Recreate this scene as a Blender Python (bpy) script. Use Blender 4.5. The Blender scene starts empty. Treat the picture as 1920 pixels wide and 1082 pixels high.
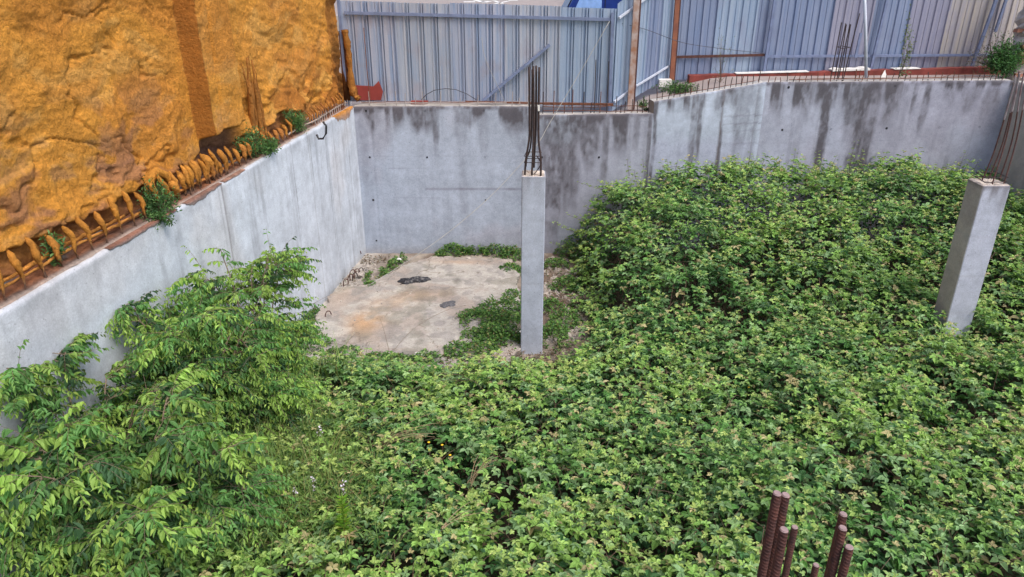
import bpy, math, random
import numpy as np
from mathutils import Vector

random.seed(7)
rng = np.random.default_rng(11)
SC = bpy.context.scene
COL = SC.collection
R = math.radians

# ------------------------------------------------------------------ camera
FPX, PITCH, HC = 1400.0, R(24.5), 5.74          # focal length for a 1920 px wide frame, pitch, height
cam = bpy.data.cameras.new('camera')
cam_o = bpy.data.objects.new('camera', cam)
COL.objects.link(cam_o)
cam.sensor_width = 36.0
cam.lens = 36.0 * FPX / 1920.0
cam.clip_start = 0.05
cam.clip_end = 2000
cam_o.location = (0, 0, HC)
cam_o.rotation_euler = (math.pi / 2 - PITCH, 0, 0)
SC.camera = cam_o

# ------------------------------------------------------------------ light
SUN_EL, SUN_AZ = R(58), R(136)      # azimuth from +Y towards +X
W = bpy.data.worlds.new('World')
SC.world = W
W.use_nodes = True
wn = W.node_tree.nodes
wl = W.node_tree.links
wn.clear()
wo = wn.new('ShaderNodeOutputWorld')
wb = wn.new('ShaderNodeBackground')
ws = wn.new('ShaderNodeTexSky')
ws.sky_type = 'NISHITA'
ws.sun_disc = False
ws.sun_elevation = SUN_EL
ws.sun_rotation = SUN_AZ
ws.dust_density = 4.0
ws.air_density = 1.0
ws.ozone_density = 1.0
wb.inputs['Strength'].default_value = 0.15
wl.new(ws.outputs[0], wb.inputs[0])
wl.new(wb.outputs[0], wo.inputs[0])
sl = bpy.data.lights.new('sun', 'SUN')
sl.energy = 1.15
sl.angle = R(32)
sl.color = (1.0, 0.97, 0.93)
sun = bpy.data.objects.new('sun', sl)
COL.objects.link(sun)
sd = Vector((math.sin(SUN_AZ) * math.cos(SUN_EL), math.cos(SUN_AZ) * math.cos(SUN_EL), math.sin(SUN_EL)))
sun.rotation_euler = sd.to_track_quat('Z', 'Y').to_euler()
sun.location = sd * 30
SC.view_settings.view_transform = 'Standard'
SC.view_settings.look = 'None'
SC.view_settings.gamma = 1
SC.view_settings.exposure = 0.68
SC.view_settings.use_curve_mapping = False

# ------------------------------------------------------------------ survey helpers (photo pixel -> place)
_c, _s = math.cos(PITCH), math.sin(PITCH)
def _dir(px, py):
    u, v = px - 960.0, py - 541.0
    return (u, FPX * _c - v * _s, -FPX * _s - v * _c)
def on_z(px, py, z=0.0):
    a = _dir(px, py); t = (z - HC) / a[2]
    return (a[0] * t, a[1] * t, z)
def on_y(px, py, y):
    a = _dir(px, py); t = y / a[1]
    return (a[0] * t, y, HC + a[2] * t)

# ------------------------------------------------------------------ noise
def _h(ix, iy, iz, seed):
    n = (ix.astype(np.int64) * 374761393 + iy.astype(np.int64) * 668265263 + iz.astype(np.int64) * 2147483647 + seed * 974634777) & 0xffffffff
    n = ((n ^ (n >> 13)) * 1274126177) & 0xffffffff
    n = ((n ^ (n >> 16)) * 2246822519) & 0xffffffff
    n = n ^ (n >> 15)
    return (n & 0xffffff) / float(0xffffff)
def vn(x, y, z=None, seed=0):
    x = np.asarray(x, float); y = np.asarray(y, float)
    z = np.zeros_like(x) if z is None else np.asarray(z, float)
    x0, y0, z0 = np.floor(x), np.floor(y), np.floor(z)
    fx, fy, fz = x - x0, y - y0, z - z0
    q = lambda t: t * t * t * (t * (t * 6 - 15) + 10)
    fx, fy, fz = q(fx), q(fy), q(fz)
    r = 0
    for a in (0, 1):
        for b in (0, 1):
            for c in (0, 1):
                w = (fx if a else 1 - fx) * (fy if b else 1 - fy) * (fz if c else 1 - fz)
                r = r + w * _h(x0 + a, y0 + b, z0 + c, seed)
    return r
def fbm(x, y, oct=4, seed=0, gain=.5):
    a, s, t = 1.0, 0.0, 0.0
    for i in range(oct):
        s = s + a * vn(x * 2 ** i + 17.3 * i, y * 2 ** i - 9.1 * i, None, seed + i)
        t += a; a *= gain
    return s / t
def sst(a, b, x):
    t = np.clip((x - a) / (b - a), 0, 1)
    return t * t * (3 - 2 * t)

# ------------------------------------------------------------------ materials
def nt(name):
    m = bpy.data.materials.new(name); m.use_nodes = True
    t = m.node_tree
    for n in list(t.nodes):
        if n.type != 'OUTPUT_MATERIAL' and n.type != 'BSDF_PRINCIPLED': t.nodes.remove(n)
    return m, t, t.nodes['Principled BSDF'], t.nodes['Material Output']
def nd(t, typ, **kw):
    n = t.nodes.new(typ)
    for k, v in kw.items():
        if k in n.inputs.keys(): n.inputs[k].default_value = v
        else: setattr(n, k, v)
    return n
def mixc(t, fac, a, b, blend='MIX'):
    n = t.nodes.new('ShaderNodeMix'); n.data_type = 'RGBA'; n.blend_type = blend
    for i, v in ((0, fac), (6, a), (7, b)):
        if isinstance(v, (int, float)): n.inputs[i].default_value = v
        elif isinstance(v, tuple): n.inputs[i].default_value = (*v[:3], 1)
        else: t.links.new(v, n.inputs[i])
    return n.outputs[2]
def ramp(t, src, a, b, ca=(0, 0, 0), cb=(1, 1, 1)):
    n = t.nodes.new('ShaderNodeValToRGB')
    n.color_ramp.elements[0].position = a; n.color_ramp.elements[0].color = (*ca, 1)
    n.color_ramp.elements[1].position = b; n.color_ramp.elements[1].color = (*cb, 1)
    t.links.new(src, n.inputs[0]); return n.outputs[0]
def coords(t, scale=(1, 1, 1)):
    tc = t.nodes.new('ShaderNodeTexCoord'); mp = t.nodes.new('ShaderNodeMapping')
    mp.inputs['Scale'].default_value = scale
    t.links.new(tc.outputs['Object'], mp.inputs[0]); return mp.outputs[0]
def noise(t, scale, detail=4, rough=.55, vec=None, dist=0):
    n = t.nodes.new('ShaderNodeTexNoise')
    n.inputs['Scale'].default_value = scale; n.inputs['Detail'].default_value = detail
    n.inputs['Roughness'].default_value = rough; n.inputs['Distortion'].default_value = dist
    t.links.new(vec if vec is not None else coords(t), n.inputs['Vector']); return n.outputs[0]
def bump(t, bs, src, strength=.3, dist=.02):
    n = t.nodes.new('ShaderNodeBump'); n.inputs['Strength'].default_value = strength; n.inputs['Distance'].default_value = dist
    t.links.new(src, n.inputs['Height']); t.links.new(n.outputs[0], bs.inputs['Normal']); return n
def rust_mat(name, a, b, rough=.8, scale=30):
    m, t, bs, o = nt(name)
    n = noise(t, scale, 5)
    c = mixc(t, ramp(t, n, .35, .65), a, b)
    t.links.new(c, bs.inputs['Base Color']); bs.inputs['Roughness'].default_value = rough
    bump(t, bs, noise(t, scale * 4, 3), .4, .003); return m
def plain(name, a, rough=.6, metal=0, var=.15, scale=6):
    m, t, bs, o = nt(name)
    n = noise(t, scale, 5)
    c = mixc(t, ramp(t, n, .3, .7), tuple(x * (1 - var) for x in a), tuple(min(1, x * (1 + var)) for x in a))
    t.links.new(c, bs.inputs['Base Color']); bs.inputs['Roughness'].default_value = rough; bs.inputs['Metallic'].default_value = metal
    bump(t, bs, noise(t, scale * 8, 3), .15, .003)
    return m
def attr_mat(name, rough=.85, bscale=40, bstr=.35, bdist=.01, grain=.12, spec=.3, gscale=60):
    """colour from the mesh's own 'Col' attribute (material colour only), plus fine grain"""
    m, t, bs, o = nt(name)
    at = nd(t, 'ShaderNodeAttribute', attribute_name='Col')
    g = noise(t, gscale, 6, .7)
    gg = ramp(t, g, .3, .7, (1 - grain,) * 3, (1 + grain,) * 3)
    g2 = ramp(t, noise(t, 3, 6, .65), .3, .7, (1 - grain * .8,) * 3, (1 + grain * .8,) * 3)
    c = mixc(t, 1.0, mixc(t, 1.0, at.outputs[0], gg, 'MULTIPLY'), g2, 'MULTIPLY')
    t.links.new(c, bs.inputs['Base Color']); bs.inputs['Roughness'].default_value = rough
    bs.inputs['Specular IOR Level'].default_value = spec
    bump(t, bs, noise(t, bscale, 6, .7), bstr, bdist)
    return m
def leaf_mat(name, trans=.3, rough=.45):
    m, t, bs, o = nt(name)
    at = nd(t, 'ShaderNodeAttribute', attribute_name='Col')
    t.links.new(at.outputs[0], bs.inputs['Base Color'])
    bs.inputs['Roughness'].default_value = rough; bs.inputs['Specular IOR Level'].default_value = .35
    tr = nd(t, 'ShaderNodeBsdfTranslucent')
    tc = mixc(t, 1.0, at.outputs[0], (1.15, 1.25, .5), 'MULTIPLY')
    t.links.new(tc, tr.inputs[0])
    mx = nd(t, 'ShaderNodeMixShader'); mx.inputs[0].default_value = trans
    t.links.new(bs.outputs[0], mx.inputs[1]); t.links.new(tr.outputs[0], mx.inputs[2])
    t.links.new(mx.outputs[0], o.inputs[0]); return m

M = {}
M['leaf'] = leaf_mat('bramble_leaf', .22, .5)
M['tree_leaf'] = leaf_mat('sapling_leaf', .34, .6)
M['weed_leaf'] = leaf_mat('weed_leaf', .25, .55)
M['cane'] = rust_mat('bramble_cane', (.10, .075, .05), (.16, .09, .06))
M['bark'] = rust_mat('sapling_bark', (.16, .12, .08), (.22, .17, .12))
M['concrete'] = attr_mat('cast_concrete', .85, 25, .35, .006, .17)
def add_pores(m):
    t = m.node_tree; bs = t.nodes['Principled BSDF']
    vo = t.nodes.new('ShaderNodeTexVoronoi'); vo.inputs['Scale'].default_value = 13
    t.links.new(coords(t), vo.inputs['Vector'])
    pr_ = ramp(t, vo.outputs['Distance'], .05, .13, (.35, .35, .36), (1, 1, 1))
    old = bs.inputs['Base Color'].links[0].from_socket
    fine = ramp(t, noise(t, 9, 8, .75), .38, .62, (.93, .93, .935), (1.08, 1.08, 1.08))
    t.links.new(mixc(t, 1.0, mixc(t, .55, old, pr_, 'MULTIPLY'), fine, 'MULTIPLY'), bs.inputs['Base Color'])
add_pores(M['concrete'])
M['soilfloor'] = attr_mat('basement_floor', .95, 14, .7, .03, .25)
M['foam'] = attr_mat('sprayed_foam', .85, 26, 1.0, .035, .22, spec=.2, gscale=24)
M['rust'] = rust_mat('rusty_steel', (.09, .035, .02), (.20, .075, .04))
M['rust_dark'] = rust_mat('dark_rebar', (.022, .016, .018), (.055, .032, .028))
M['rust_purple'] = rust_mat('weathered_rebar', (.045, .019, .018), (.115, .042, .030), .75, 45)
M['cut_steel'] = plain('cut_bar_end', (.30, .21, .20), .6, 0, .15, 60)
M['greybar'] = rust_mat('limewashed_bar', (.33, .30, .32), (.16, .08, .08), .8, 9)
M['rod_pale'] = plain('dusty_bar', (.34, .30, .28), .8)
M['rail_blue'] = plain('painted_steel_rail', (.16, .20, .32), .5, .0, .2, 9)
M['rail_white'] = plain('pale_steel_rail', (.50, .54, .62), .5, 0, .12, 9)
M['wood'] = rust_mat('weathered_post', (.46, .40, .38), (.30, .15, .09), .8, 5)
M['wood_red'] = rust_mat('rusty_post', (.30, .11, .055), (.20, .07, .045), .8, 7)
M['black'] = plain('black_plastic', (.018, .018, .022), .35)
M['greyrag'] = plain('grey_plastic', (.10, .10, .11), .5)
M['rope'] = plain('pale_rope', (.38, .37, .34), .9)
M['wire'] = plain('thin_wire', (.07, .07, .09), .6)
M['red'] = plain('red_sheet', (.24, .035, .028), .8)
M['redwall'] = attr_mat('red_plinth', .85, 20, .3, .01, .25)
M['white'] = plain('white_paint', (.70, .68, .64), .7)
M['asphalt'] = plain('street_surface', (.30, .25, .23), .9, 0, .12, 2)
M['stone'] = plain('pale_rubble', (.38, .34, .30), .9, 0, .3, 5)
M['brickred'] = plain('old_brick', (.34, .15, .10), .9, 0, .3, 8)
M['mortar'] = plain('crumbling_render', (.50, .45, .41), .9, 0, .25, 6)
M['vanblue'] = plain('van_blue_paint', (.012, .035, .20), .3)
M['glass'] = plain('windscreen_glass', (.25, .42, .75), .15)  # light blue base colour stands in for the reflected sky
M['tyre'] = plain('tyre_rubber', (.02, .02, .02), .8)
M['petal'] = plain('white_petal', (.68, .62, .74), .7)
M['yellow'] = plain('yellow_petal', (.75, .50, .02), .7)
M['dry'] = plain('dry_stem', (.30, .22, .13), .9)
M['foambar'] = M['foam']

def sheet_mat(name, a, b, low):
    m, t, bs, o = nt(name)
    v = coords(t, (16, 16, .5))
    n = noise(t, 1.0, 4, .6, v)
    c = mixc(t, ramp(t, n, .35, .62), a, b)
    v2 = coords(t, (2, 2, 1.4))
    c = mixc(t, ramp(t, noise(t, 1.2, 4, .6, v2), .52, .72), c, low)
    sp = noise(t, 90, 3, .6)
    c = mixc(t, 1.0, c, ramp(t, sp, .3, .7, (.9, .9, .9), (1.1, 1.1, 1.1)), 'MULTIPLY')
    t.links.new(c, bs.inputs['Base Color'])
    bs.inputs['Metallic'].default_value = .25; bs.inputs['Roughness'].default_value = .5
    bump(t, bs, noise(t, 5, 3), .15, .01)
    return m
M['sheetA'] = sheet_mat('sheet_blue_grey', (.24, .32, .47), (.42, .45, .54), (.32, .31, .37))
M['sheetB'] = sheet_mat('sheet_grey_green', (.27, .34, .46), (.43, .46, .52), (.34, .34, .40))
M['sheetC'] = sheet_mat('sheet_light_blue', (.25, .34, .48), (.34, .42, .53), (.27, .32, .44))
M['sheetD'] = sheet_mat('sheet_blue', (.17, .23, .37), (.25, .30, .42), (.21, .25, .37))
M['sheetE'] = sheet_mat('sheet_lilac', (.24, .25, .35), (.31, .31, .39), (.25, .25, .34))
M['sheetF'] = sheet_mat('sheet_cream', (.46, .42, .37), (.36, .35, .39), (.32, .31, .38))
M['sheetG'] = sheet_mat('sheet_dull_grey', (.30, .28, .32), (.36, .34, .38), (.30, .26, .28))

# ------------------------------------------------------------------ mesh helpers
def tag(o, label=None, cat=None, group=None, kind=None):
    if label: o['label'] = label
    if cat: o['category'] = cat
    if group: o['group'] = group
    if kind: o['kind'] = kind
    return o
def empty(name, loc, label, cat, group=None, rz=0):
    o = bpy.data.objects.new(name, None); COL.objects.link(o)
    o.empty_display_size = .2
    o.location = loc; o.rotation_euler = (0, 0, rz)
    return tag(o, label, cat, group)
def link(name, me, parent=None, loc=None):
    o = bpy.data.objects.new(name, me); COL.objects.link(o)
    if loc is not None: o.location = loc
    if parent is not None: o.parent = parent
    return o
def np_mesh(name, verts, faces, mat, col=None, smooth=False):
    """faces: int array (n,k)"""
    me = bpy.data.meshes.new(name)
    verts = np.asarray(verts, np.float32); faces = np.asarray(faces, np.int32)
    n, k = faces.shape
    me.vertices.add(len(verts)); me.vertices.foreach_set('co', verts.ravel())
    me.loops.add(n * k); me.loops.foreach_set('vertex_index', faces.ravel())
    me.polygons.add(n); me.polygons.foreach_set('loop_start', np.arange(n, dtype=np.int32) * k)
    me.update(calc_edges=True)
    me.polygons.foreach_set('use_smooth', np.full(n, smooth))
    if col is not None:
        a = me.color_attributes.new('Col', 'FLOAT_COLOR', 'POINT')
        c4 = np.ones((len(verts), 4), np.float32); c4[:, :3] = col
        a.data.foreach_set('color', c4.ravel())
    me.materials.append(mat); me.validate(); return me
class MB:
    def __init__(s): s.v, s.f, s.off = [], [], Vector((0, 0, 0))
    def add(s, vs, fs):
        b = len(s.v); s.v += [tuple(v) for v in vs]; s.f += [tuple(b + i for i in f) for f in fs]
    def box(s, lo, hi):
        x0, y0, z0 = lo; x1, y1, z1 = hi
        s.add([(x0, y0, z0), (x1, y0, z0), (x1, y1, z0), (x0, y1, z0), (x0, y0, z1), (x1, y0, z1), (x1, y1, z1), (x0, y1, z1)],
              [(0, 3, 2, 1), (4, 5, 6, 7), (0, 1, 5, 4), (1, 2, 6, 5), (2, 3, 7, 6), (3, 0, 4, 7)]); return s
    def bar(s, p, q, w, h=None, up=(0, 0, 1)):
        h = h or w; p, q = Vector(p), Vector(q); d = (q - p).normalized()
        u = Vector(up)
        if abs(d.dot(u)) > .95: u = Vector((0, 1, 0))
        a = d.cross(u).normalized(); b = a.cross(d)
        vs = []
        for e in (p, q):
            for i, j in ((-1, -1), (1, -1), (1, 1), (-1, 1)): vs.append(e + a * i * w / 2 + b * j * h / 2)
        s.add(vs, [(0, 1, 2, 3), (7, 6, 5, 4), (0, 4, 5, 1), (1, 5, 6, 2), (2, 6, 7, 3), (3, 7, 4, 0)]); return s
    def tube(s, pts, r, n=6, caps=True):
        pts = [Vector(p) for p in pts]
        rs = r if isinstance(r, (list, tuple)) else [r] * len(pts)
        rings = []; up = Vector((0.13, 0.2, 1)).normalized()
        for i, p in enumerate(pts):
            d = (pts[min(i + 1, len(pts) - 1)] - pts[max(i - 1, 0)])
            d = d.normalized() if d.length > 1e-9 else Vector((0, 0, 1))
            if abs(d.dot(up)) > .93: u = Vector((1, 0.1, 0))
            else: u = up
            a = d.cross(u).normalized(); b = a.cross(d)
            rings.append([p + (a * math.cos(t) + b * math.sin(t)) * rs[i] for t in [2 * math.pi * k / n for k in range(n)]])
        fs = []
        for i in range(len(pts) - 1):
            for k in range(n): fs.append((i * n + k, i * n + (k + 1) % n, (i + 1) * n + (k + 1) % n, (i + 1) * n + k))
        if caps: fs += [tuple(range(n))[::-1], tuple((len(pts) - 1) * n + k for k in range(n))]
        s.add([v for rg in rings for v in rg], fs); return s
    def mesh(s, name, mat, smooth=False, col=None):
        me = bpy.data.meshes.new(name)
        me.from_pydata(s.v, [], s.f); me.materials.append(mat)
        if smooth: me.polygons.foreach_set('use_smooth', [True] * len(me.polygons))
        if col is not None:
            a = me.color_attributes.new('Col', 'FLOAT_COLOR', 'POINT')
            c4 = np.ones((len(s.v), 4), np.float32); c4[:, :3] = col
            a.data.foreach_set('color', c4.ravel())
        me.validate(); me.update(); return me
    def build(s, name, mat, parent=None, smooth=False, col=None, world=True):
        if parent is not None and world:
            L = parent.matrix_basis.inverted(); s.v = [tuple(L @ Vector(v)) for v in s.v]
        return link(name, s.mesh(name, mat, smooth, col), parent)

def grid_faces(nu, nv):
    i = np.arange(nu - 1)[:, None] * nv + np.arange(nv - 1)[None, :]
    i = i.ravel()
    return np.stack([i, i + nv, i + nv + 1, i + 1], 1)
def L3(a, b, t):
    t = np.asarray(t)[..., None]; return np.asarray(a) * (1 - t) + np.asarray(b) * t

# ================================================================== STRUCTURE
# ---- basement floor --------------------------------------------------------
def in_poly(x, y, poly):
    r = np.zeros(x.shape, bool); n = len(poly)
    for i in range(n):
        x1, y1 = poly[i]; x2, y2 = poly[(i + 1) % n]
        c = ((y1 > y) != (y2 > y)) & (x < (x2 - x1) * (y - y1) / (y2 - y1 + 1e-12) + x1)
        r ^= c
    return r
xs = np.linspace(-5.2, 10.4, 320); ys = np.linspace(-1.5, 15.4, 340)
X, Yg = np.meshgrid(xs, ys, indexing='ij')
Zf = -.03 + .05 * fbm(X * 1.5, Yg * 1.5, 4, 3) + .02 * fbm(X * 9, Yg * 9, 3, 5)
cb = fbm(X * 2, Yg * 2, 5, 8); cc = fbm(X * 11, Yg * 11, 3, 9)
cA, cB = np.array([.30, .26, .215]), np.array([.17, .13, .10])
Cf = cA * (1 - sst(.35, .65, cb)[..., None]) + cB * sst(.35, .65, cb)[..., None]
Cf = Cf * (.75 + .5 * cc[..., None])
nearw = sst(-2.3, -3.2, X) * sst(9.8, 10.6, Yg)
Cf = Cf * (1 - nearw[..., None]) + np.array([.42, .39, .35]) * (.75 + .5 * cc[..., None]) * nearw[..., None]
hum = np.clip(sst(10.2, 9.6, Yg) + sst(1.1, 1.7, X), 0, 1)
Cf = Cf * (1 - hum[..., None]) + np.array([.050, .042, .026]) * (.6 + .8 * cc[..., None]) * hum[..., None]
tag(link('ground', np_mesh('ground', np.stack([X, Yg, Zf], -1).reshape(-1, 3), grid_faces(320, 340), M['soilfloor'], Cf.reshape(-1, 3), True)),
    'rough dirt and rubble floor of the sunken plot', kind='structure')

# ---- pale concrete slab ------------------------------------------------------
slab_poly = [on_z(*p_)[:2] for p_ in ((607, 580), (640, 548), (690, 540), (748, 508), (812, 487), (845, 487), (858, 492), (910, 490), (962, 494), (966, 508), (974, 520), (976, 545), (972, 590), (965, 625), (972, 665), (940, 700), (800, 705), (700, 700), (600, 700), (560, 680), (578, 630))]
xs = np.linspace(-3.6, .5, 206); ys = np.linspace(9.6, 14.2, 231)
X, Yg = np.meshgrid(xs, ys, indexing='ij')
wx = X + .24 * (fbm(X * 4, Yg * 4, 4, 31) - .5); wy = Yg + .28 * (fbm(X * 4, Yg * 4, 4, 33) - .5)
ins = in_poly(wx, wy, slab_poly)
Zs = .085 + .012 * fbm(X * 2, Yg * 2, 3, 41) + .004 * fbm(X * 14, Yg * 14, 3, 43)
base = np.array([.42, .395, .355])
n1 = fbm(X * 1.3 + 4, Yg * 1.3, 5, 51); n2 = fbm(X * 5, Yg * 5, 4, 53); n3 = fbm(X * 20, Yg * 20, 2, 57)
Cs = base * (.80 + .36 * n2[..., None]) * (.9 + .2 * n3[..., None])
def blend(C, col, m): return C * (1 - m[..., None]) + np.array(col) * m[..., None]
Cs = blend(Cs, (.34, .29, .25), sst(.48, .64, n1) * .85)
Cs = blend(Cs, (.25, .235, .22), sst(.52, .63, n2) * .65)
Cs = blend(Cs, (.17, .165, .13), sst(.56, .68, fbm(X * 2.6 + 3, Yg * 2.6, 5, 59)) * .5)
gx, gy, _ = on_z(690, 605)
for (px_, py_, sx, sy, k) in ((685, 612, .30, .42, .95), (735, 575, .42, .26, .55), (860, 500, .6, .12, .35), (790, 560, .5, .2, .3), (640, 560, .2, .5, .2)):
    ox, oy, _ = on_z(px_, py_)
    mm = np.exp(-((X - ox) / sx) ** 2 - ((Yg - oy) / sy) ** 2) * k * sst(.3, .6, n2 * .5 + n1 * .5 + .08)
    Cs = blend(Cs, (.44, .27, .14), mm * .9)
for (px_, py_, sx, sy, k) in ((890, 510, .35, .2, .6), (840, 620, .5, .2, .5), (700, 560, .2, .2, .4)):
    ox, oy, _ = on_z(px_, py_)
    Cs = blend(Cs, (.26, .24, .23), np.exp(-((X - ox) / sx) ** 2 - ((Yg - oy) / sy) ** 2) * k * sst(.35, .6, n2))
# hairline cracks
ck = np.abs(fbm(X * 1.1 + 9, Yg * 1.1 + 3, 4, 61) - .5)
Cs = blend(Cs, (.16, .13, .10), (ck < .004) * .7)
V = np.stack([X, Yg, Zs], -1).reshape(-1, 3)
F = grid_faces(206, 231); iv = ins.ravel()
F = F[iv[F].all(1)]
# skirt down to the dirt
from collections import Counter
E = np.concatenate([F[:, [0, 1]], F[:, [1, 2]], F[:, [2, 3]], F[:, [3, 0]]])
key = np.sort(E, 1); kk = key[:, 0].astype(np.int64) * 1000000 + key[:, 1]
u, inv, cnt = np.unique(kk, return_inverse=True, return_counts=True)
be = E[cnt[inv] == 1]
nv = len(V)
V2 = V.copy(); V2[:, 2] = -.06
used = np.unique(be); mp = -np.ones(nv, int); mp[used] = nv + np.arange(len(used))
V = np.concatenate([V, V2[used]]); Cs2 = np.concatenate([Cs.reshape(-1, 3), Cs.reshape(-1, 3)[used] * .55])
F = np.concatenate([F, np.stack([be[:, 1], be[:, 0], mp[be[:, 0]], mp[be[:, 1]]], 1)])
alive = np.zeros(len(V), bool); alive[F.ravel()] = True
re = np.cumsum(alive) - 1
o = link('concrete_slab', np_mesh('concrete_slab', V[alive], re[F], M['soilfloor'], Cs2[alive], False))
tag(o, 'pale stained concrete slab in the corner of the pit', kind='structure')

# ---- street level behind the walls --------------------------------------------
def street_z(x):
    return 2.80 + .47 * float(sst(2.2, 4.6, np.array(x)))
mb = MB()
xsx = [-300, -3.3, 0, 1.5, 2.2, 2.6, 3.0, 3.4, 3.8, 4.2, 4.6, 10.15, 300]
for i in range(len(xsx) - 1):
    for (ya, yb) in ((14.55, 15.9), (15.9, 60), (60, 700)):
        ya2 = ya
        if ya == 14.55 and xsx[i] >= 2.6: ya2 = 15.0 if xsx[i] < 4.5 else 15.3
        a, b = xsx[i], xsx[i + 1]
        mb.add([(a, ya2, street_z(a)), (b, ya2, street_z(b)), (b, yb, street_z(b)), (a, yb, street_z(a))], [(0, 1, 2, 3)])
mb.add([(10.15, -10, 3.27), (300, -10, 3.27), (300, 15.3, 3.27), (10.15, 15.3, 3.27)], [(0, 1, 2, 3)])
tag(mb.build('street', M['asphalt']), 'pale pinkish street surface behind the sheet metal fence', kind='structure')
# painted marks on the street far beyond the fence
def road_mark(px, py, w, h, rz):
    z = 2.804; x, y, _ = on_z(px, py, z)
    m = MB(); c_, s_ = math.cos(rz), math.sin(rz)
    q = [(-w, -h), (w, -h), (w, h), (-w, h)]
    m.add([(x + a * c_ - b * s_, y + a * s_ + b * c_, z + .002) for a, b in q], [(0, 1, 2, 3)])
    return tag(m.build('road_marking', M['white']), kind='structure')
for (px, py, w, h, rz) in ((880, 3.5, .35, .35, .1), (900, 2.5, .18, 1.2, .3), (912, 3, .25, .5, -.3), (934, 4, .12, 1.4, .2), (941, 4.5, .12, 1.3, -.3), (962, .5, .3, .3, .1)):
    road_mark(px, py, w, h, rz)

# ---- cast concrete retaining walls ---------------------------------------------
def wall(name, label, p0, p1, zt0, zt1, thick, streaks, base=(.40, .405, .44), topdark=.35, lines=(), hlines=(), seed=0, tint=(.40, .37, .40), step=.025, zb=-.05, streak_n=.4):
    """front face is a fine grid; streaks = (u metres, halfwidth, length m, strength)"""
    p0 = np.array(p0, float); p1 = np.array(p1, float); d = p1 - p0; Lw = np.hypot(*d); d /= Lw
    nrm = np.array([d[1], -d[0]])           # towards the pit
    nu, nvv = int(Lw / step) + 1, int(3.2 / step)
    u = np.linspace(0, Lw, nu)[:, None] * np.ones((1, nvv)); t = np.linspace(0, 1, nvv)[None, :] * np.ones((nu, 1))
    zt = (zt0 + (zt1 - zt0) * u / Lw) + .012 * (fbm(u * 4, u * 0 + seed, 3, seed) - .5)
    z = zb + (zt - zb) * t; dep = zt - z
    dsp = .010 * (fbm(u * .8, z * .8, 3, seed + 1) - .5) + .003 * (fbm(u * 7, z * 7, 3, seed + 2) - .5)
    # edge chipping
    dsp -= .02 * sst(.03, 0, dep) * fbm(u * 12, z * 3, 3, seed + 9)
    a = fbm(u * .9, z * .9, 5, seed + 3); b = fbm(u * 4, z * 3, 5, seed + 4); c = fbm(u * 14, z * 10, 3, seed + 5)
    C = np.array(base) * (.86 + .28 * a[..., None]) * (.93 + .14 * b[..., None]) * (.96 + .08 * c[..., None])
    C = blend(C, tint, sst(.48, .68, fbm(u * .7 + 5, z * .6, 4, seed + 6)) * .55)
    # faint board bands
    C = C * (1 + .05 * (vn(z * 3.3, u * .15, None, seed + 7) - .5))[..., None]
    st = np.zeros_like(u)
    vs = fbm(u * 6, dep * .35, 4, seed + 10)       # vertical run-off pattern
    reach = .15 + .9 * vn(u * 2.3, u * 0, None, seed + 12) ** 2
    st = np.maximum(st, topdark * sst(.40, .62, vs) * sst(reach * 1.2, 0.02, dep) * 1.3)
    st = np.maximum(st, topdark * sst(.10, .0, dep) * (.5 + .8 * b))
    st = np.maximum(st, streak_n * .5 * sst(.56, .72, fbm(u * 9, z * .22, 3, seed + 14)) * sst(.3, .6, a))
    for (us, hw, ln, k) in streaks:
        edge = hw * (1 + .45 * (fbm(z * 2.2 + us * 7, u * 0 + us, 3, seed + 15) - .5) * 2) * (1 - .35 * np.clip(dep / ln, 0, 1))
        m = sst(1.25, .55, np.abs(u - us + .05 * (vn(z * 1.3, z * 0 + us * 3) - .5)) / edge) * sst(ln * 1.08, ln * .55, dep + .5 * (vs - .5))
        m = m * (.62 + .6 * (fbm(u * 16, z * 1.1, 4, seed + 16)))
        st = np.maximum(st, k * np.clip(m, 0, 1))
    st = st * (.45 + .9 * fbm(u * 22, z * 9, 4, seed + 17)) + .0
    st = st * (1 - .5 * sst(.55, .7, fbm(u * 5, z * 2.5, 4, seed + 18)))
    C = blend(C, (.085, .078, .090), np.clip(st * 1.15, 0, .93))
    for (us, k) in lines:                      # vertical formwork joints
        w = np.abs(u - us - .006 * (vn(z * 3, z * 0 + us) - .5))
        dsp -= .003 * (w < step * .8); C = blend(C, (.14, .12, .12), (w < step * .5) * .8 * k * (.5 + .7 * vn(z * 4, u * 0 + us * 5)))
        dsp += .006 * (u > us) * (1 if int(us * 10) % 2 else -1)
    for (zz, k, u0, u1) in hlines:
        w = np.abs(z - zz - .01 * (vn(u * 2, u * 0 + zz) - .5))
        C = blend(C, (.16, .15, .19), (w < .014) * k * (u > u0) * (u < u1) * (.4 + .8 * vn(u * 5, u * 0 + zz)))
    mx = sst(.25, .0, z) * .35                     # soil splash at the foot (stain)
    C = blend(C, (.22, .19, .16), mx * (.4 + .9 * b))
    P = np.stack([p0[0] + d[0] * u + nrm[0] * dsp, p0[1] + d[1] * u + nrm[1] * dsp, z], -1)
    V = P.reshape(-1, 3); F = grid_faces(nu, nvv)
    # top, back, ends
    tj = np.arange(nu) * nvv + nvv - 1; bj = np.arange(nu) * nvv
    nb = len(V)
    ms = 5
    rows = []
    for k in range(1, ms):
        q = P[:, -1].copy(); off = thick * k / (ms - 1)
        q[:, 0] -= nrm[0] * off; q[:, 1] -= nrm[1] * off
        q[:, 2] += .018 * (fbm(u[:, 0] * 7, u[:, 0] * 0 + k * 3.1, 3, seed + 20) - .45) * (k < ms - 1)
        rows.append(q)
    qb = rows[-1].copy(); qb[:, 2] = zb; rows.append(qb)
    V = np.concatenate([V] + rows)
    prev = tj; FF = [F]
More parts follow.
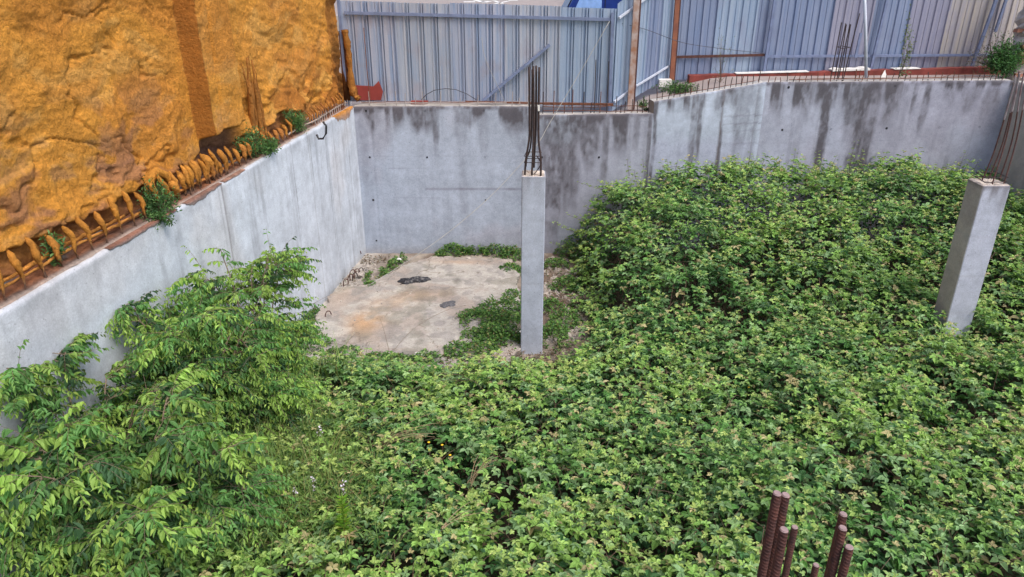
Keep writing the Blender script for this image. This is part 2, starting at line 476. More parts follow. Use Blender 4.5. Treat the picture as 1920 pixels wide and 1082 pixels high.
    for k in range(len(rows)):
        cur = nb + k * nu + np.arange(nu)
        FF.append(np.stack([prev[:-1], prev[1:], cur[1:], cur[:-1]], 1)); prev = cur
    topc = np.array([.46, .44, .41]) * (.8 + .4 * fbm(u[:, 0] * 6, u[:, 0] * 0, 3, seed + 21))[:, None]
    Cc = np.concatenate([C.reshape(-1, 3)] + [topc * .95] * (len(rows)))
    # make the very front edge pale where it is chipped
    # end caps
    for e, fl in ((0, False), (nu - 1, True)):
        idx = [e * nvv, e * nvv + nvv - 1] + [nb + k * nu + e for k in range(len(rows))]
        b0 = len(V); cap = V[idx]; V = np.concatenate([V, cap]); Cc = np.concatenate([Cc, np.tile(np.array([[.26, .23, .20]]), (len(idx), 1))])
        i2 = [b0 + k for k in range(len(idx))]
        # fan as quads via degenerate-free pairs: front-bottom, front-top, back-top, back-bottom
        q = [i2[0], i2[1], i2[-2], i2[-1]]
        FF.append(np.array([q if not fl else q[::-1]]))
    F = np.concatenate(FF)
    root = empty(name, (p0[0], p0[1], 0), label, 'wall')
    V = V - np.array([p0[0], p0[1], 0])
    ob = link('concrete_face', np_mesh(name, V, F, M['concrete'], Cc, True), root)
    def at(uu, zz, out=.0): return (p0[0] + d[0] * uu + nrm[0] * out, p0[1] + d[1] * uu + nrm[1] * out, zz)
    return root, at, Lw

def stub(root, p, h, r, mat, lean=(0, 0), name='rebar', pts=None):
    m = MB(); p = Vector(p)
    if pts is None: pts = [p + Vector((0, 0, -.02)), p + Vector((lean[0] * .4, lean[1] * .4, h * .5)), p + Vector((lean[0], lean[1], h))]
    m.tube(pts, r, 6)
    return m.build(name, mat, root, smooth=False)
def holes(root, at, us, zs, r=.015):
    for uu in us:
        for zz in zs:
            c = Vector(at(uu, zz, .0)); out = Vector(at(uu, zz, 1)) - c
            a = Vector((0, 0, 1)).cross(out).normalized(); b = Vector((0, 0, 1))
            m = MB(); n = 10
            r_ = r * random.uniform(.85, 1.2)
            ring = lambda rr, of: [c + out * of + (a * math.cos(t) + b * math.sin(t)) * rr for t in [2 * math.pi * k / n for k in range(n)]]
            v = ring(r_ * 1.0, .004) + ring(r_ * 1.15, .009) + ring(r_ * 1.5, .001)
            f = [tuple(range(n))] + [(k, (k + 1) % n, n + (k + 1) % n, n + k) for k in range(n)] + [(n + k, n + (k + 1) % n, 2 * n + (k + 1) % n, 2 * n + k) for k in range(n)]
            m.add(v, f)
            m.build('tie_hole', M['black'], root)

wA, atA, LA = wall('back_wall', 'long grey back wall of the pit left of the height step, below the blue fence', (-3.02, 14.35), (.50, 14.35), 3.0, 3.0, .28,
    [(1.30, .26, .55, .75), (1.55, .07, 1.0, .6), (.35, .2, .35, .5), (2.1, .2, .4, .5), (3.35, .22, .6, .55), (.15, .10, 2.6, .25), (2.05, .12, 2.8, .28), (2.45, .12, 1.2, .25), (3.2, .15, 2.2, .22)],
    base=(.35, .395, .475), topdark=1.0, hlines=((1.38, .6, 1.3, 3.5), (1.8, .35, .6, 1.35), (1.19, .25, .7, 1.6), (2.05, .12, 0, 3.5)), lines=((.32, .12),), seed=100, tint=(.325, .32, .37), streak_n=.2)
holes(wA, atA, [.24, 1.36, 2.49], [2.92, 2.02, 1.15, .28]); 
wA2, atA2, LA2 = wall('back_wall', 'lower section of back wall behind the slim column, streaked black from its top', (.502, 14.35), (2.70, 14.35), 2.835, 2.865, .28,
    [(.30, .30, 3.0, .75), (.62, .25, 2.3, .75), (.05, .1, 2.0, .5), (1.0, .2, 1.3, .7), (1.30, .10, 1.6, .7), (1.58, .16, .9, .8), (.8, .5, .28, .95), (1.9, .1, .7, .5), (2.15, .05, 2.4, .7)],
    base=(.345, .385, .46), topdark=1.0, lines=((1.78, .25),), seed=140, tint=(.32, .315, .38))
holes(wA2, atA2, [.08, 1.2], [2.02, 1.15], .016)
wB, atB, LB = wall('angled_wall', 'short concrete wall section rising from the step towards the right, rough board marks', (2.70, 14.352), (4.93, 14.80), 3.085, 3.375, .26,
    [(.04, .06, 3.0, .85), (.85, .09, 2.2, .75), (.97, .06, 1.6, .7), (1.42, .045, 3.0, .95), (1.5, .3, .5, .55), (1.85, .22, 1.6, .45), (2.1, .12, 2.4, .35)],
    base=(.40, .45, .54), topdark=.7, lines=((1.42, .9), (2.13, .35)), hlines=((2.6, .5, 1.45, 2.3), (2.75, .4, 1.45, 2.3), (2.45, .3, 1.45, 2.3), (2.2, .3, 1.45, 2.3)), seed=170, tint=(.33, .34, .44))
wC, atC, LC = wall('back_wall', 'long right section of back wall with two broad dark run-off stains above the brambles', (4.93, 14.80), (9.92, 15.15), 3.375, 3.36, .26,
    [(.88, .13, .9, .6), (1.28, .11, 2.6, .95), (1.80, .16, 1.5, .75), (2.12, .30, 2.7, .92), (2.55, .22, 1.1, .6), (3.3, .10, 1.15, .75), (4.2, .25, .7, .45), (4.65, .2, .9, .45), (.3, .15, .5, .4), (3.75, .2, .6, .4)],
    base=(.365, .385, .47), topdark=1.0, lines=((1.15, .15),), hlines=((2.2, .12, 0, 3),), seed=200, tint=(.315, .305, .37))
holes(wC, atC, [.45, 1.45, 2.6, 3.7, 4.55], [2.45, 3.28])
wR, atR, LR = wall('side_wall', 'pale beige concrete wall at the far right edge of the pit', (9.924, 15.15), (10.05, 3.0), 3.35, 3.3, .25,
    [(1.2, .1, 1.5, .4)], base=(.46, .43, .40), seed=230, tint=(.42, .38, .34), step=.06)
# left wall: from near the camera to the corner
LX = lambda y: -3.02 - (14.35 - y) * .1366
pW0 = (LX(2.0), 2.0)
wL, atL, LL = wall('left_wall', 'light grey concrete wall on the left with rusty upper edge and foam-caked bars along the top', pW0, (-3.02, 14.348), 3.0, 3.0, .38,
    [(12.0, .04, 3, .25), (10.9, .02, 2.6, .45), (10.2, .02, 1.3, .5), (9.5, .02, 1.6, .5), (11.3, .015, 2.2, .4), (8.2, .02, .9, .35)],
    base=(.53, .575, .635), topdark=.14, lines=((7.3, .75), (10.15, .4), (11.0, .3)), hlines=(), seed=260, tint=(.56, .555, .57), step=.03, streak_n=.5)

# brown crust with a pale lip along the top of the left wall, behind the front edge
LN = Vector((atL(0, 0, 1)[0] - atL(0, 0, 0)[0], atL(0, 0, 1)[1] - atL(0, 0, 0)[1], 0))
def lw(y, z, out=0.0):           # place along the left wall by its world y
    uu = (y - 2.0) / (14.348 - 2.0) * LL
    p = atL(uu, z, out); return Vector(p)
nyy = 500
yy = np.linspace(2.1, 14.3, nyy)
rows, cols = [], []
prof = [(-.05, -.005), (-.062, .012), (-.10, .024), (-.16, .03), (-.24, .04), (-.33, .045), (-.40, .03)]
for k, (of, dz) in enumerate(prof):
    nn = fbm(yy * 5, yy * 0 + k * 1.7, 4, 300 + k) - .5
    pts = np.array([lw(a, 3.0, of + .035 * b) for a, b in zip(yy, nn)])
    pts[:, 2] = 3.0 + dz + .03 * (fbm(yy * 6, yy * 0 + k * 2.3, 3, 320 + k) - .5)
    rows.append(pts)
    mixn = sst(.35, .65, fbm(yy * 2.2, yy * 0 + k * .6, 4, 340))[:, None]
    c = np.array([.24, .10, .05]) * mixn + np.array([.15, .10, .08]) * (1 - mixn)
    if k < 2: c = c * .4 + np.array([.52, .44, .38]) * .6
    g_ = sst(.55, .7, fbm(yy * 3, yy * 0 + k * .9, 4, 350))[:, None]
    if k > 2: c = c * (1 - g_) + np.array([.13, .12, .11]) * g_
    cols.append(c)
P = np.stack(rows, 1); Cc = np.stack(cols, 1)
crust = np_mesh('rusty_crust', (P - np.array([pW0[0], pW0[1], 0])).reshape(-1, 3), grid_faces(nyy, len(prof)), M['foam'], Cc.reshape(-1, 3), True)
link('rusty_crust', crust, wL)
# rust and foam run-off over the upper edge of the face: a thin skin with a ragged lower edge
def runoff(y0, y1, drop, colr, seed, root=wL, pw=1.0):
    n = int((y1 - y0) / .02); yv = np.linspace(y0, y1, n)
    env = np.sin(np.linspace(0, math.pi, n)) ** .5
    dr = drop * env * (.15 + 1.3 * fbm(yv * 6, yv * 0, 4, seed) ** 2 * pw)
    rws = []
    for k, (t_, of) in enumerate(((0, -.05), (0, .006), (.3, .007), (.7, .006), (1, -.012))):
        pts = np.array([lw(a, 3.0 + (.012 if k == 0 else .008 if k == 1 else -.0) - dd * t_, of) for a, dd in zip(yv, dr)]); rws.append(pts)
    P = np.stack(rws, 1) - np.array([pW0[0], pW0[1], 0])
    cn = fbm(yv * 9, yv * 0, 4, seed + 5)[:, None, None] * np.ones((n, 5, 1))
    kk_ = np.array([.0, .0, .25, .6, 1.0])[None, :, None]
    Cx = np.array(colr) * (.6 + .8 * cn) * (1 - kk_) + np.array([.40, .39, .41]) * kk_
    return link('rust_run', np_mesh('rust_run', P.reshape(-1, 3), grid_faces(n, 5), M['foam'], Cx.reshape(-1, 3), True), root)
runoff(6.95, 8.2, .10, (.26, .13, .09), 401)
runoff(8.4, 9.25, .13, (.27, .15, .11), 405)
runoff(9.3, 9.9, .07, (.3, .17, .12), 409)
runoff(13.35, 14.33, .34, (.50, .22, .05), 413)

# ================================================================== FOAM WALL
FX = lambda y: LX(y) - .37
fy0, fy1, fz0, fz1 = 3.6, 15.30, 2.96, 6.3
NYF, NZF = 640, 190
ycol = np.sort(np.concatenate([np.linspace(fy0, fy1, NYF - 24), np.linspace(9.531, 9.567, 16), np.linspace(10.385, 10.435, 8)]))
yv = ycol[:, None] * np.ones((1, NZF)); zv = np.linspace(fz0, fz1, NZF)[None, :] * np.ones((NYF, 1))
def fold(x, y, s, seed): return 1 - np.abs(fbm(x, y, 4, seed) * 2 - 1) * s
# domain-warped lumps, long horizontal sprayed folds
wy_ = yv + .35 * (fbm(yv * 1.3, zv * 1.3, 3, 501) - .5); wz_ = zv + .35 * (fbm(yv * 1.3 + 7, zv * 1.3, 3, 503) - .5)
dsp = .085 * (fbm(wy_ * .9, wz_ * 1.6, 3, 505) - .5)
dsp += .040 * (fbm(wy_ * 2.4, wz_ * 5.0, 4, 507) - .5)
rg = 1 - np.abs(fbm(wy_ * 1.4 + 3, wz_ * 2.6, 4, 509) * 2 - 1)
dsp -= .035 * sst(.93, .995, rg) * sst(11.2, 9.0, yv) * sst(.4, .6, fbm(yv, zv, 3, 510))
cells = fbm(wy_ * 7, wz_ * 9, 4, 511); dsp += .028 * (cells - .5)
dsp += .014 * np.abs(fbm(yv * 9, zv * 17 + yv * 2, 3, 512) - .5) * 2
rip = vn(yv * 2.2, zv * 14 + yv * 3, None, 513); dsp += .022 * (rip - .5) * sst(10.5, 11.5, yv)
# ragged lip shelf folds lower part
shelf = (fbm(wy_ * 1.1 + 31, wz_ * 2.2 + 5, 3, 515))
dsp += .035 * sst(.50, .60, shelf) * sst(4.6, 3.5, zv) 
dsp += .035 * sst(.50, .55, fbm(wy_ * 2.0 + 11, wz_ * 3.2 + 5, 3, 517)) * sst(4.0, 3.2, zv)
# foot of the foam swells out over the ledge
swell = sst(3.32, 2.98, zv)
lip = 3.29 + .26 * (fbm(yv * 2.6, yv * 0, 4, 520) - .5)
dsp += .045 * sst(lip + .3, lip, zv) * sst(14.0, 12.5, yv)
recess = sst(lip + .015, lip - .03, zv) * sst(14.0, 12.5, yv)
dsp -= .12 * recess * (.45 + .9 * fbm(yv * 5, zv * 5, 3, 522))
# pilaster
lean = .0
pil = sst(9.535, 9.565, yv) * sst(10.43, 10.39, yv)
zend = 3.52 + .06 * (fbm(yv * 6, yv * 0, 2, 521) - .5)
pil *= sst(zend - .03, zend + .04, zv)
nearp = sst(9.2, 9.45, yv) * sst(10.8, 10.5, yv)
dsp = dsp * (1 - .6 * nearp) + .23 * pil
# groove in the pilaster face
dsp -= .035 * sst(.05, 0, np.abs(yv - 9.83 - .02 * (zv - 4))) * pil
# flatter area right of the pilaster, with a hollow beneath its foot
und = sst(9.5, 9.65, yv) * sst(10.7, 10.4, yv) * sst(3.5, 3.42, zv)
dsp -= .14 * und
# rough rubble face between the bars bundle and the corner
rub = sst(11.0, 11.3, yv) * sst(3.95, 3.6, zv)
dsp += .13 * rub * (fbm(yv * 3.4, zv * 3.4, 3, 523) - .45)
# returned edge strip near the fence
dsp -= .10 * sst(14.42, 14.55, yv + .05 * (zv - 4) + .03 * (fbm(zv * 4, yv * 2, 3, 525) - .5)) * sst(5.0, 4.75, zv + .1 * yv * 0)
dsp -= .45 * sst(15.18, 15.28, yv)
xf = FX(yv) + dsp
A = np.array([.60, .265, .042]); B = np.array([.47, .175, .032]); Cp = np.array([.33, .155, .080]); D = np.array([.66, .345, .080])
n1 = fbm(wy_ * .8 + 2, wz_ * 1.5, 5, 531); n2 = fbm(wy_ * 3, wz_ * 6, 4, 533); n3 = fbm(wy_ * 1.4 + 13, wz_ * 2.8, 5, 535)
Cfm = np.tile(A, (NYF, NZF, 1))
Cfm = blend(Cfm, D, sst(.5, .7, n2) * .7)
Cfm = blend(Cfm, B, sst(.50, .66, n1) * .45)
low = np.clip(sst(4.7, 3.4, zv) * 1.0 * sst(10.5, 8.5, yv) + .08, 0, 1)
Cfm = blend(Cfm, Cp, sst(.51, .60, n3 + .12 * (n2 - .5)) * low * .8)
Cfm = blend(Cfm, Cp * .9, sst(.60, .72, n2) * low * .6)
Cfm = Cfm * (.86 + .28 * fbm(yv * 14, zv * 18, 3, 539))[..., None]
Cfm = blend(Cfm, B * .8, sst(3.5, 3.0, zv) * sst(.35, .6, n2) * .8)
Cfm = blend(Cfm, B * .75, rub * sst(.45, .6, fbm(yv * 4, zv * 4, 3, 537)) * .8)
strip = sst(14.38, 14.5, yv + .05 * (zv - 4))
Cfm = blend(Cfm, B * .8, strip * .6)
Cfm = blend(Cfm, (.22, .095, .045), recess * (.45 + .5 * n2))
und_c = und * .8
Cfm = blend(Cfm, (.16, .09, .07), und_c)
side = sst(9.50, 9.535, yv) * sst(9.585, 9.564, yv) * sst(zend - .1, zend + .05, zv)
Cfm = blend(Cfm, B * .68, side * .9)  # shade on the pilaster's near side, painted in as brown
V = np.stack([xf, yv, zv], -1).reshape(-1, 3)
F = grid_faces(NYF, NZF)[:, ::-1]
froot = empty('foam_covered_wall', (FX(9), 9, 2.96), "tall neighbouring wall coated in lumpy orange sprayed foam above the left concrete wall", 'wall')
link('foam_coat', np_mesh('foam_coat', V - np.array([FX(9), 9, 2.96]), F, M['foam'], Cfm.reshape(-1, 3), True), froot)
mb = MB()
vb = []
for y_ in (0.0, 15.0):
    for x_ in (FX(y_) - .62, FX(y_) - 4): vb.append((x_, y_, -.0)); vb.append((x_, y_, 9.0))
mb.add(vb, [(0, 1, 5, 4), (2, 6, 7, 3), (0, 2, 3, 1), (4, 5, 7, 6), (1, 3, 7, 5)])
mb.build('masonry_core', M['mortar'], froot)
# foam above what the camera sees, plain upward continuation and near end
mb = MB()
for (ya, yb, za, zb_) in ((fy0, fy1 - .1, 6.3, 9.0), (0.0, fy0, 2.96, 9.0)):
    mb.add([(FX(ya) - .03, ya, za), (FX(yb) - .03, yb, za), (FX(yb) - .03, yb, zb_), (FX(ya) - .03, ya, zb_)], [(0, 1, 2, 3)])
mb.build('upper_foam_coat', M['foam'], froot, col=np.tile(A, (8, 1)))

# ================================================================== FENCES
def corrugated(w, h, period=.245, depth=.042, style=0):
    if style: period, depth = .33, .03
    """profile along x, standing in z, front faces -y; list of verts/faces"""
    pts = []; x = 0.0
    if style == 0: pr = [(0, 0), (.46, 0), (.48, .35), (.52, .35), (.54, 0), (.66, 0), (.70, 1), (.78, 1), (.82, .0), (.90, 0), (.94, 1), (.99, 1)]
    else: pr = [(0, 0), (.30, 0), (.315, .4), (.335, .4), (.35, 0), (.62, 0), (.66, 1), (.84, 1), (.88, 0)]
    n = max(1, int(round(w / period))); p_ = w / n
    for i in range(n):
        for a, b in pr: pts.append((i * p_ + a * p_, b * depth))
    pts.append((w, 0))
    v, f = [], []
    zs = [0, .5, 1.0]
    for (a, b) in pts:
        for t_ in zs: v.append((a, b, t_))
    for i in range(len(pts) - 1):
        for k in range(2): f.append((i * 3 + k, i * 3 + 3 + k, i * 3 + 4 + k, i * 3 + 1 + k))
    return v, f
def sheets(root, p, q, zb, zt, width, mats, style=0, tilt=0, edge=.0):
    """row of overlapping corrugated sheets from p to q; zb/zt functions of t"""
    p = Vector((p[0], p[1], 0)); q = Vector((q[0], q[1], 0)); d = q - p; Lq = d.length; d.normalize()
    nrm = Vector((d.y, -d.x, 0))
    n = max(1, int(round(Lq / width))); w = Lq / n
    for i in range(n):
        v, f = corrugated(w + .03, 1, style=style)
        t0, t1 = i / n, (i + 1) / n
        dz = random.uniform(-.02, .02); of = random.uniform(-.004, .012)
        m = MB(); vs = []
        for (a, b, c_) in v:
            t_ = t0 + a / Lq
            z0_ = zb(t_); z1_ = zt(t_) + dz
            warp = .008 * math.sin(c_ * 3 + i * 2.1 + a * 4)
            P_ = p + d * (t_ * Lq) + nrm * (-b + of + warp) + d * ((c_ - .5) * .01 * math.sin(i * 7.7))
            vs.append((P_.x, P_.y, z0_ + (z1_ - z0_) * c_))
        m.add(vs, f)
        m.build('metal_sheet', mats[i % len(mats)] if not callable(mats) else mats(i, n), root)
yA = 14.72
fA = empty('metal_fence', (-3.18, yA, 2.95), 'blue-grey corrugated metal fence facing the camera behind the left half of the wall', 'fence')
sheets(fA, (-3.20, yA), (1.93, yA), lambda t: 2.93 if t > .70 else 3.03, lambda t: 4.87 - .13 * t, 1.0,
       lambda i, n: [M['sheetA'], M['sheetB'], M['sheetA'], M['sheetB'], M['sheetC']][i % 5])
def fbar(root, name, p, q, w, h, mat):
    m = MB(); m.bar(p, q, w, h); return m.build(name, mat, root)
fbar(fA, 'rail', (-3.10, yA - .045, 4.655), (1.86, yA - .045, 4.535), .04, .055, M['rail_blue'])
fbar(fA, 'post', (-3.19, yA - .06, 2.9), (-3.19, yA - .06, 5.05), .05, .05, M['rail_blue'])
fbar(fA, 'post', (1.90, yA - .06, 2.85), (1.86, yA - .06, 4.66), .055, .055, M['rail_blue'])
fbar(fA, 'bottom_rail', (.60, 14.56, 3.02), (1.95, 14.56, 3.00), .05, .045, M['rust'])
fbar(fA, 'bottom_rail', (-.9, 14.56, 3.055), (.60, 14.56, 3.022), .035, .03, M['rust'])
# return fence running away from the camera
R0, R1 = (1.95, 14.74), (3.42, 16.55)
fR = empty('metal_fence', (R0[0], R0[1], 2.85), 'light blue sheet metal fence panel turning away between the two rusty posts', 'fence')
sheets(fR, R0, R1, lambda t: 2.84 + .38 * t, lambda t: 4.80 + .75 * t, .62, [M['sheetC'], M['sheetC'], M['sheetD']], style=1)
def lerp(a, b, t): return tuple(x + (y - x) * t for x, y in zip(a, b))
rp = Vector((R1[1] - R0[1], -(R1[0] - R0[0]), 0)).normalized() * .05
def rr(t, z): x, y = lerp(R0, R1, t); return (x + rp.x, y + rp.y, z)
fbar(fR, 'rail', rr(.0, 4.56), rr(.98, 5.28), .03, .04, M['rail_white'])
fbar(fR, 'rail', rr(.0, 3.02), rr(.32, 3.22), .035, .04, M['rail_white'])
fbar(fR, 'rail', rr(.34, 3.22), rr(.98, 3.50), .03, .035, M['rail_white'])
# tall timber / steel poles
pw = empty('tall_post', (2.47, 15.0, 2.8), 'tall weathered post with flaking brown paint, nearer of the two at the fence return', 'post')
m = MB(); m.bar(on_y(1181, 205, 14.95), on_y(1196, -40, 14.95), .11, .09); m.build('shaft', M['wood'], pw)
m = MB(); m.bar(tuple(Vector(on_y(1181, 205, 14.95)) + Vector((.071, 0, 0))), tuple(Vector(on_y(1196, -40, 14.95)) + Vector((.071, 0, 0))), .03, .085); m.build('steel_edge', M['rust_purple'], pw)
pw2 = empty('tall_post', (3.3, 16.3, 3.0), 'orange rusty steel post where the fence turns parallel to the street', 'post')
m = MB(); m.bar(on_y(1259, 150, 16.3), on_y(1273, -40, 16.3), .09, .08); m.build('shaft', M['wood_red'], pw2)
m = MB(); m.bar(tuple(Vector(on_y(1259, 150, 16.3)) + Vector((.058, 0, 0))), tuple(Vector(on_y(1273, -40, 16.3)) + Vector((.058, 0, 0))), .024, .075); m.build('steel_edge', M['rust_purple'], pw2)
# fence along the street, right part
yC0, yC1 = 16.50, 16.9
zCb = lambda t: 3.16 + .13 * t
fC = empty('metal_fence', (3.45, yC0, 3.2), 'long corrugated fence above the red plinth on the right, blue turning lilac then cream', 'fence')
def matC(i, n):
    return [M['sheetD'], M['sheetC'], M['sheetD'], M['sheetD'], M['sheetE'], M['sheetD'], M['sheetE'], M['sheetF'], M['sheetF'], M['sheetG']][min(9, int(i * 10 / n))]
sheets(fC, (3.45, yC0), (10.9, yC1), zCb, lambda t: 5.3 + .1 * t, .83, matC, style=1)
def fc(px, py, dy=-.06):
    y = yC0 + .0; 
    for _ in range(3):
        x, _, z = on_y(px, py, y + dy); y = yC0 + (yC1 - yC0) * (x - 3.45) / 7.45
    return on_y(px, py, y + dy)
fbar(fC, 'rail', fc(1266, 107), fc(1434, 103), .04, .05, M['rust_purple'])
fbar(fC, 'rail', fc(1436, 106), fc(1860, 103), .04, .05, M['rail_blue'])
for a, b, wd in (((1430, 150), (1456, -20), .055), ((1628, 148), (1668, -20), .05), ((1822, 126), (1875, -20), .06), ((1866, 60), (1893, -20), .05)):
    fbar(fC, 'post', fc(a[0], a[1], -.11), fc(b[0], b[1], -.11), wd, .05, M['rail_blue'])
gp = empty('galvanised_pole', tuple(on_y(1624, 152, 15.25)), 'slender pale galvanised pole standing on the wall beside dark starter bars', 'pole')
m = MB(); m.tube([on_y(1624, 154, 15.25), on_y(1623, 60, 15.25), on_y(1620, -40, 15.25)], .03, 10); m.build('shaft', M['rail_white'], gp, smooth=True)
# slanted short steel strut on the fence
st_ = empty('steel_strut', tuple(fc(1607, 100, -.2)), 'short bent steel strut leaning beside the galvanised pole', 'strut')
fbar(st_, 'bar', fc(1604, 108, -.2), fc(1614, 62, -.2), .05, .04, M['rail_blue'])
# red plinth under the fence
mb = MB(); nseg = 60; vs = []; fs = []
for i in range(nseg + 1):
    t = i / nseg; x = 3.75 + 7.1 * t; y = yC0 - .30 + .35 * t
    zt_ = 3.29 + .14 * t + random.uniform(-.008, .008)
    for (dy, z) in ((0, 3.0), (0, zt_), (.2, zt_), (.2, 3.0)): vs.append((x, y + dy, z))
for i in range(nseg):
    for k in range(3): fs.append((i * 4 + k, i * 4 + 4 + k, i * 4 + 5 + k, i * 4 + 1 + k))
fs += [(0, 1, 2, 3), (nseg * 4 + 3, nseg * 4 + 2, nseg * 4 + 1, nseg * 4)]
mb.add(vs, fs)
cr = np.tile(np.array([.20, .048, .038]), (len(vs), 1)) * (0.7 + .6 * rng.random((len(vs), 1)))
pl = empty('red_plinth', (3.75, yC0 - .3, 3.0), 'low red painted base wall with a broken white cap under the right fence', 'low wall')
mb.build('plinth_body', M['redwall'], pl, col=cr)
for (a, b, h) in ((.14, .36, .012), (.43, .545, .045), (.62, .70, .012)):
    m = MB(); n = 10; vv = []; ff = []
    for i in range(n + 1):
        t = a + (b - a) * i / n; x = 3.75 + 7.1 * t; y = yC0 - .30 + .35 * t; z = 3.30 + .14 * t
        hh = h * random.uniform(.6, 1.3)
        for dy, dz in ((-.012, 0), (-.012, hh), (.21, hh), (.21, 0)): vv.append((x, y + dy, z + dz))
    for i in range(n):
        for k in range(3): ff.append((i * 4 + k, i * 4 + 4 + k, i * 4 + 5 + k, i * 4 + 1 + k))
    ff += [(0, 1, 2, 3), (n * 4 + 3, n * 4 + 2, n * 4 + 1, n * 4)]
    m.add(vv, ff); m.build('white_cap', M['white'], pl)
# white block beside the rusty post
bk = tag(MB().box((0, 0, 0), (.26, .2, .14)).build('foam_block', M['white']), 'white block lying beside the foot of the orange rusty post', 'block')
x_, y_, z_ = on_y(1236, 163, 16.0); bk.location = (x_, y_, z_)
# white strip behind the foam edge
wpst = tag(MB().box((-3.44, 15.45, 2.8), (-3.31, 15.6, 4.55)).build('white_gatepost', M['white']), 'narrow white post glimpsed between orange foam and the fence end', 'post')

# ---- crumbling brick pier at the far right ------------------------------------
pr = empty('brick_pier', (10.75, 15.6, 3.27), 'crumbling brick and render pier at the top right corner', 'pier')
m = MB(); nz = 26
vs = []; fs = []
for k in range(nz + 1):
    z = 3.2 + 2.2 * k / nz
    for j in range(12):
        an = 2 * math.pi * j / 12
        rr_ = .34 * (1 + .30 * (random.random() - .5))
        vs.append((10.50 + rr_ * math.cos(an) * 1.05, 15.75 + rr_ * math.sin(an), z))
for k in range(nz):
    for j in range(12): fs.append((k * 12 + j, k * 12 + (j + 1) % 12, (k + 1) * 12 + (j + 1) % 12, (k + 1) * 12 + j))
m.add(vs, fs); m.build('rubble_core', M['mortar'], pr)
brk = MB().box((-.12, -.06, -.035), (.12, .06, .035)).mesh('brick', M['brickred'])
for k in range(14):
    b_ = link('brick', brk, pr); z = 3.4 + .14 * k; an = -2.6 + random.uniform(-.5, .7)
    b_.location = (10.50 + .33 * math.cos(an) - 10.75, 15.75 + .31 * math.sin(an) - 15.6, z - 3.27)
    b_.rotation_euler = (random.uniform(-.15, .15), random.uniform(-.15, .15), random.uniform(-.3, .3))

# ---- blue van on the street ------------------------------------------------------
van = empty('blue_van', (1.0, 20.0, 2.80), 'dark blue van parked on the street, only its upper body showing over the fence', 'van')
def vq(*pts): return [(x + 1.0, y + 20.0, z + 2.8) for x, y, z in pts]
m = MB()
prof_ = [(-.35, .35), (-.35, .95), (-.05, 1.12), (.22, 1.18), (.62, 1.98), (.85, 2.08), (4.2, 2.08), (4.35, 1.9), (4.38, .35)]
n = len(prof_)
v_ = []
for yy_ in (0.0, .06, 1.74, 1.8):
    sc = 0.0 if yy_ in (.06, 1.74) else .03
    for (x, z) in prof_: v_.append((x + 1.0, yy_ + 20.0, z + 2.8 - (sc if z > 1.5 else 0)))
f_ = [tuple(range(n))]
for r_ in range(3):
    for k in range(n): f_.append((r_ * n + k, (r_ + 1) * n + k, (r_ + 1) * n + (k + 1) % n, r_ * n + (k + 1) % n))
f_.append(tuple(3 * n + k for k in range(n))[::-1])
m.add(v_, f_); m.build('body', M['vanblue'], van)
m = MB(); m.add(vq((.215, .12, 1.24), (.215, 1.68, 1.24), (.565, 1.64, 1.92), (.565, .16, 1.92)), [(0, 1, 2, 3)]); m.build('windscreen', M['glass'], van)
m = MB(); m.add(vq((.45, -.012, 1.25), (1.25, -.012, 1.25), (1.25, -.012, 1.85), (.72, -.012, 1.85)), [(0, 1, 2, 3)]); m.build('side_window', M['glass'], van)
m = MB(); m.box((2.33, 19.985, 3.3), (2.345, 19.995, 4.8)); m.build('door_seam', M['black'], van)
for wx_ in (.5, 3.5):
    for wy2 in (.1, 1.7):
        m = MB(); m.tube([(1 + wx_, 20 + wy2 - .11, 3.13), (1 + wx_, 20 + wy2 + .11, 3.13)], .33, 18); w_ = m.build('wheel', M['tyre'], van)

# ================================================================== REBAR ALONG THE TOPS
def jit(a): return random.uniform(-a, a)
# back wall left section: pale dusty stubs
for px in (693, 722, 743, 760, 778, 793, 826, 862, 895, 929, 960, 975, 990):
    x, y, z = on_y(px, 190, 14.45)
    stub(wA, (x, 14.45 + jit(.04), 3.0), random.choice((.14, .2, .24, .27)), .0075, M['rod_pale'], (jit(.02), jit(.02)))
for k in range(3):
    m = MB(); y = 14.42 + .07 * k
    pts = [(-2.9 + i * .28, y + jit(.012), 3.045 + jit(.012)) for i in range(11)]
    m.tube(pts, .0065, 5); m.build('rebar', M['rod_pale'] if k < 2 else M['rust'], wA)
m = MB(); m.tube([on_y(682, 52, 14.5), on_y(688, 130, 14.5), on_y(694, 188, 14.5)], .009, 6); m.build('rebar', M['rust'], wA)
# lower section stubs
for px, top in ((1020, 172), (1040, 170), (1076, 168), (1096, 172), (1128, 172), (1144, 115), (1120, 112), (1158, 180), (1174, 190), (1188, 186), (1208, 182), (1220, 178), (1060, 195), (1110, 192), (1166, 196), (1198, 190)):
    x, y, z = on_y(px, top, 14.48)
    stub(wA2, (x - .015, 14.48, 2.84), z - 2.84, .0085, M['rust_dark'] if random.random() < .7 else M['rust'], (jit(.015), jit(.01)))
for k in range(2):
    m = MB(); m.tube([(.6 + i * .25, 14.44 + .08 * k + jit(.01), 2.90 + .07 * k + jit(.015)) for i in range(9)], .007, 5); m.build('rebar', M['rust'], wA2)
for k, uu in enumerate(np.arange(.08, LB - .1, .115)):
    b = atB(uu, 3.085 + .29 * uu / LB, -.09 + jit(.02)); stub(wB, b, random.uniform(.16, .26), .0075, M['rust_dark'], (jit(.02), jit(.02)))
    if k % 3 == 0:
        b = atB(uu + .05, 3.085 + .29 * uu / LB, -.2); stub(wB, b, random.uniform(.1, .2), .007, M['rust'], (jit(.02), jit(.02)))
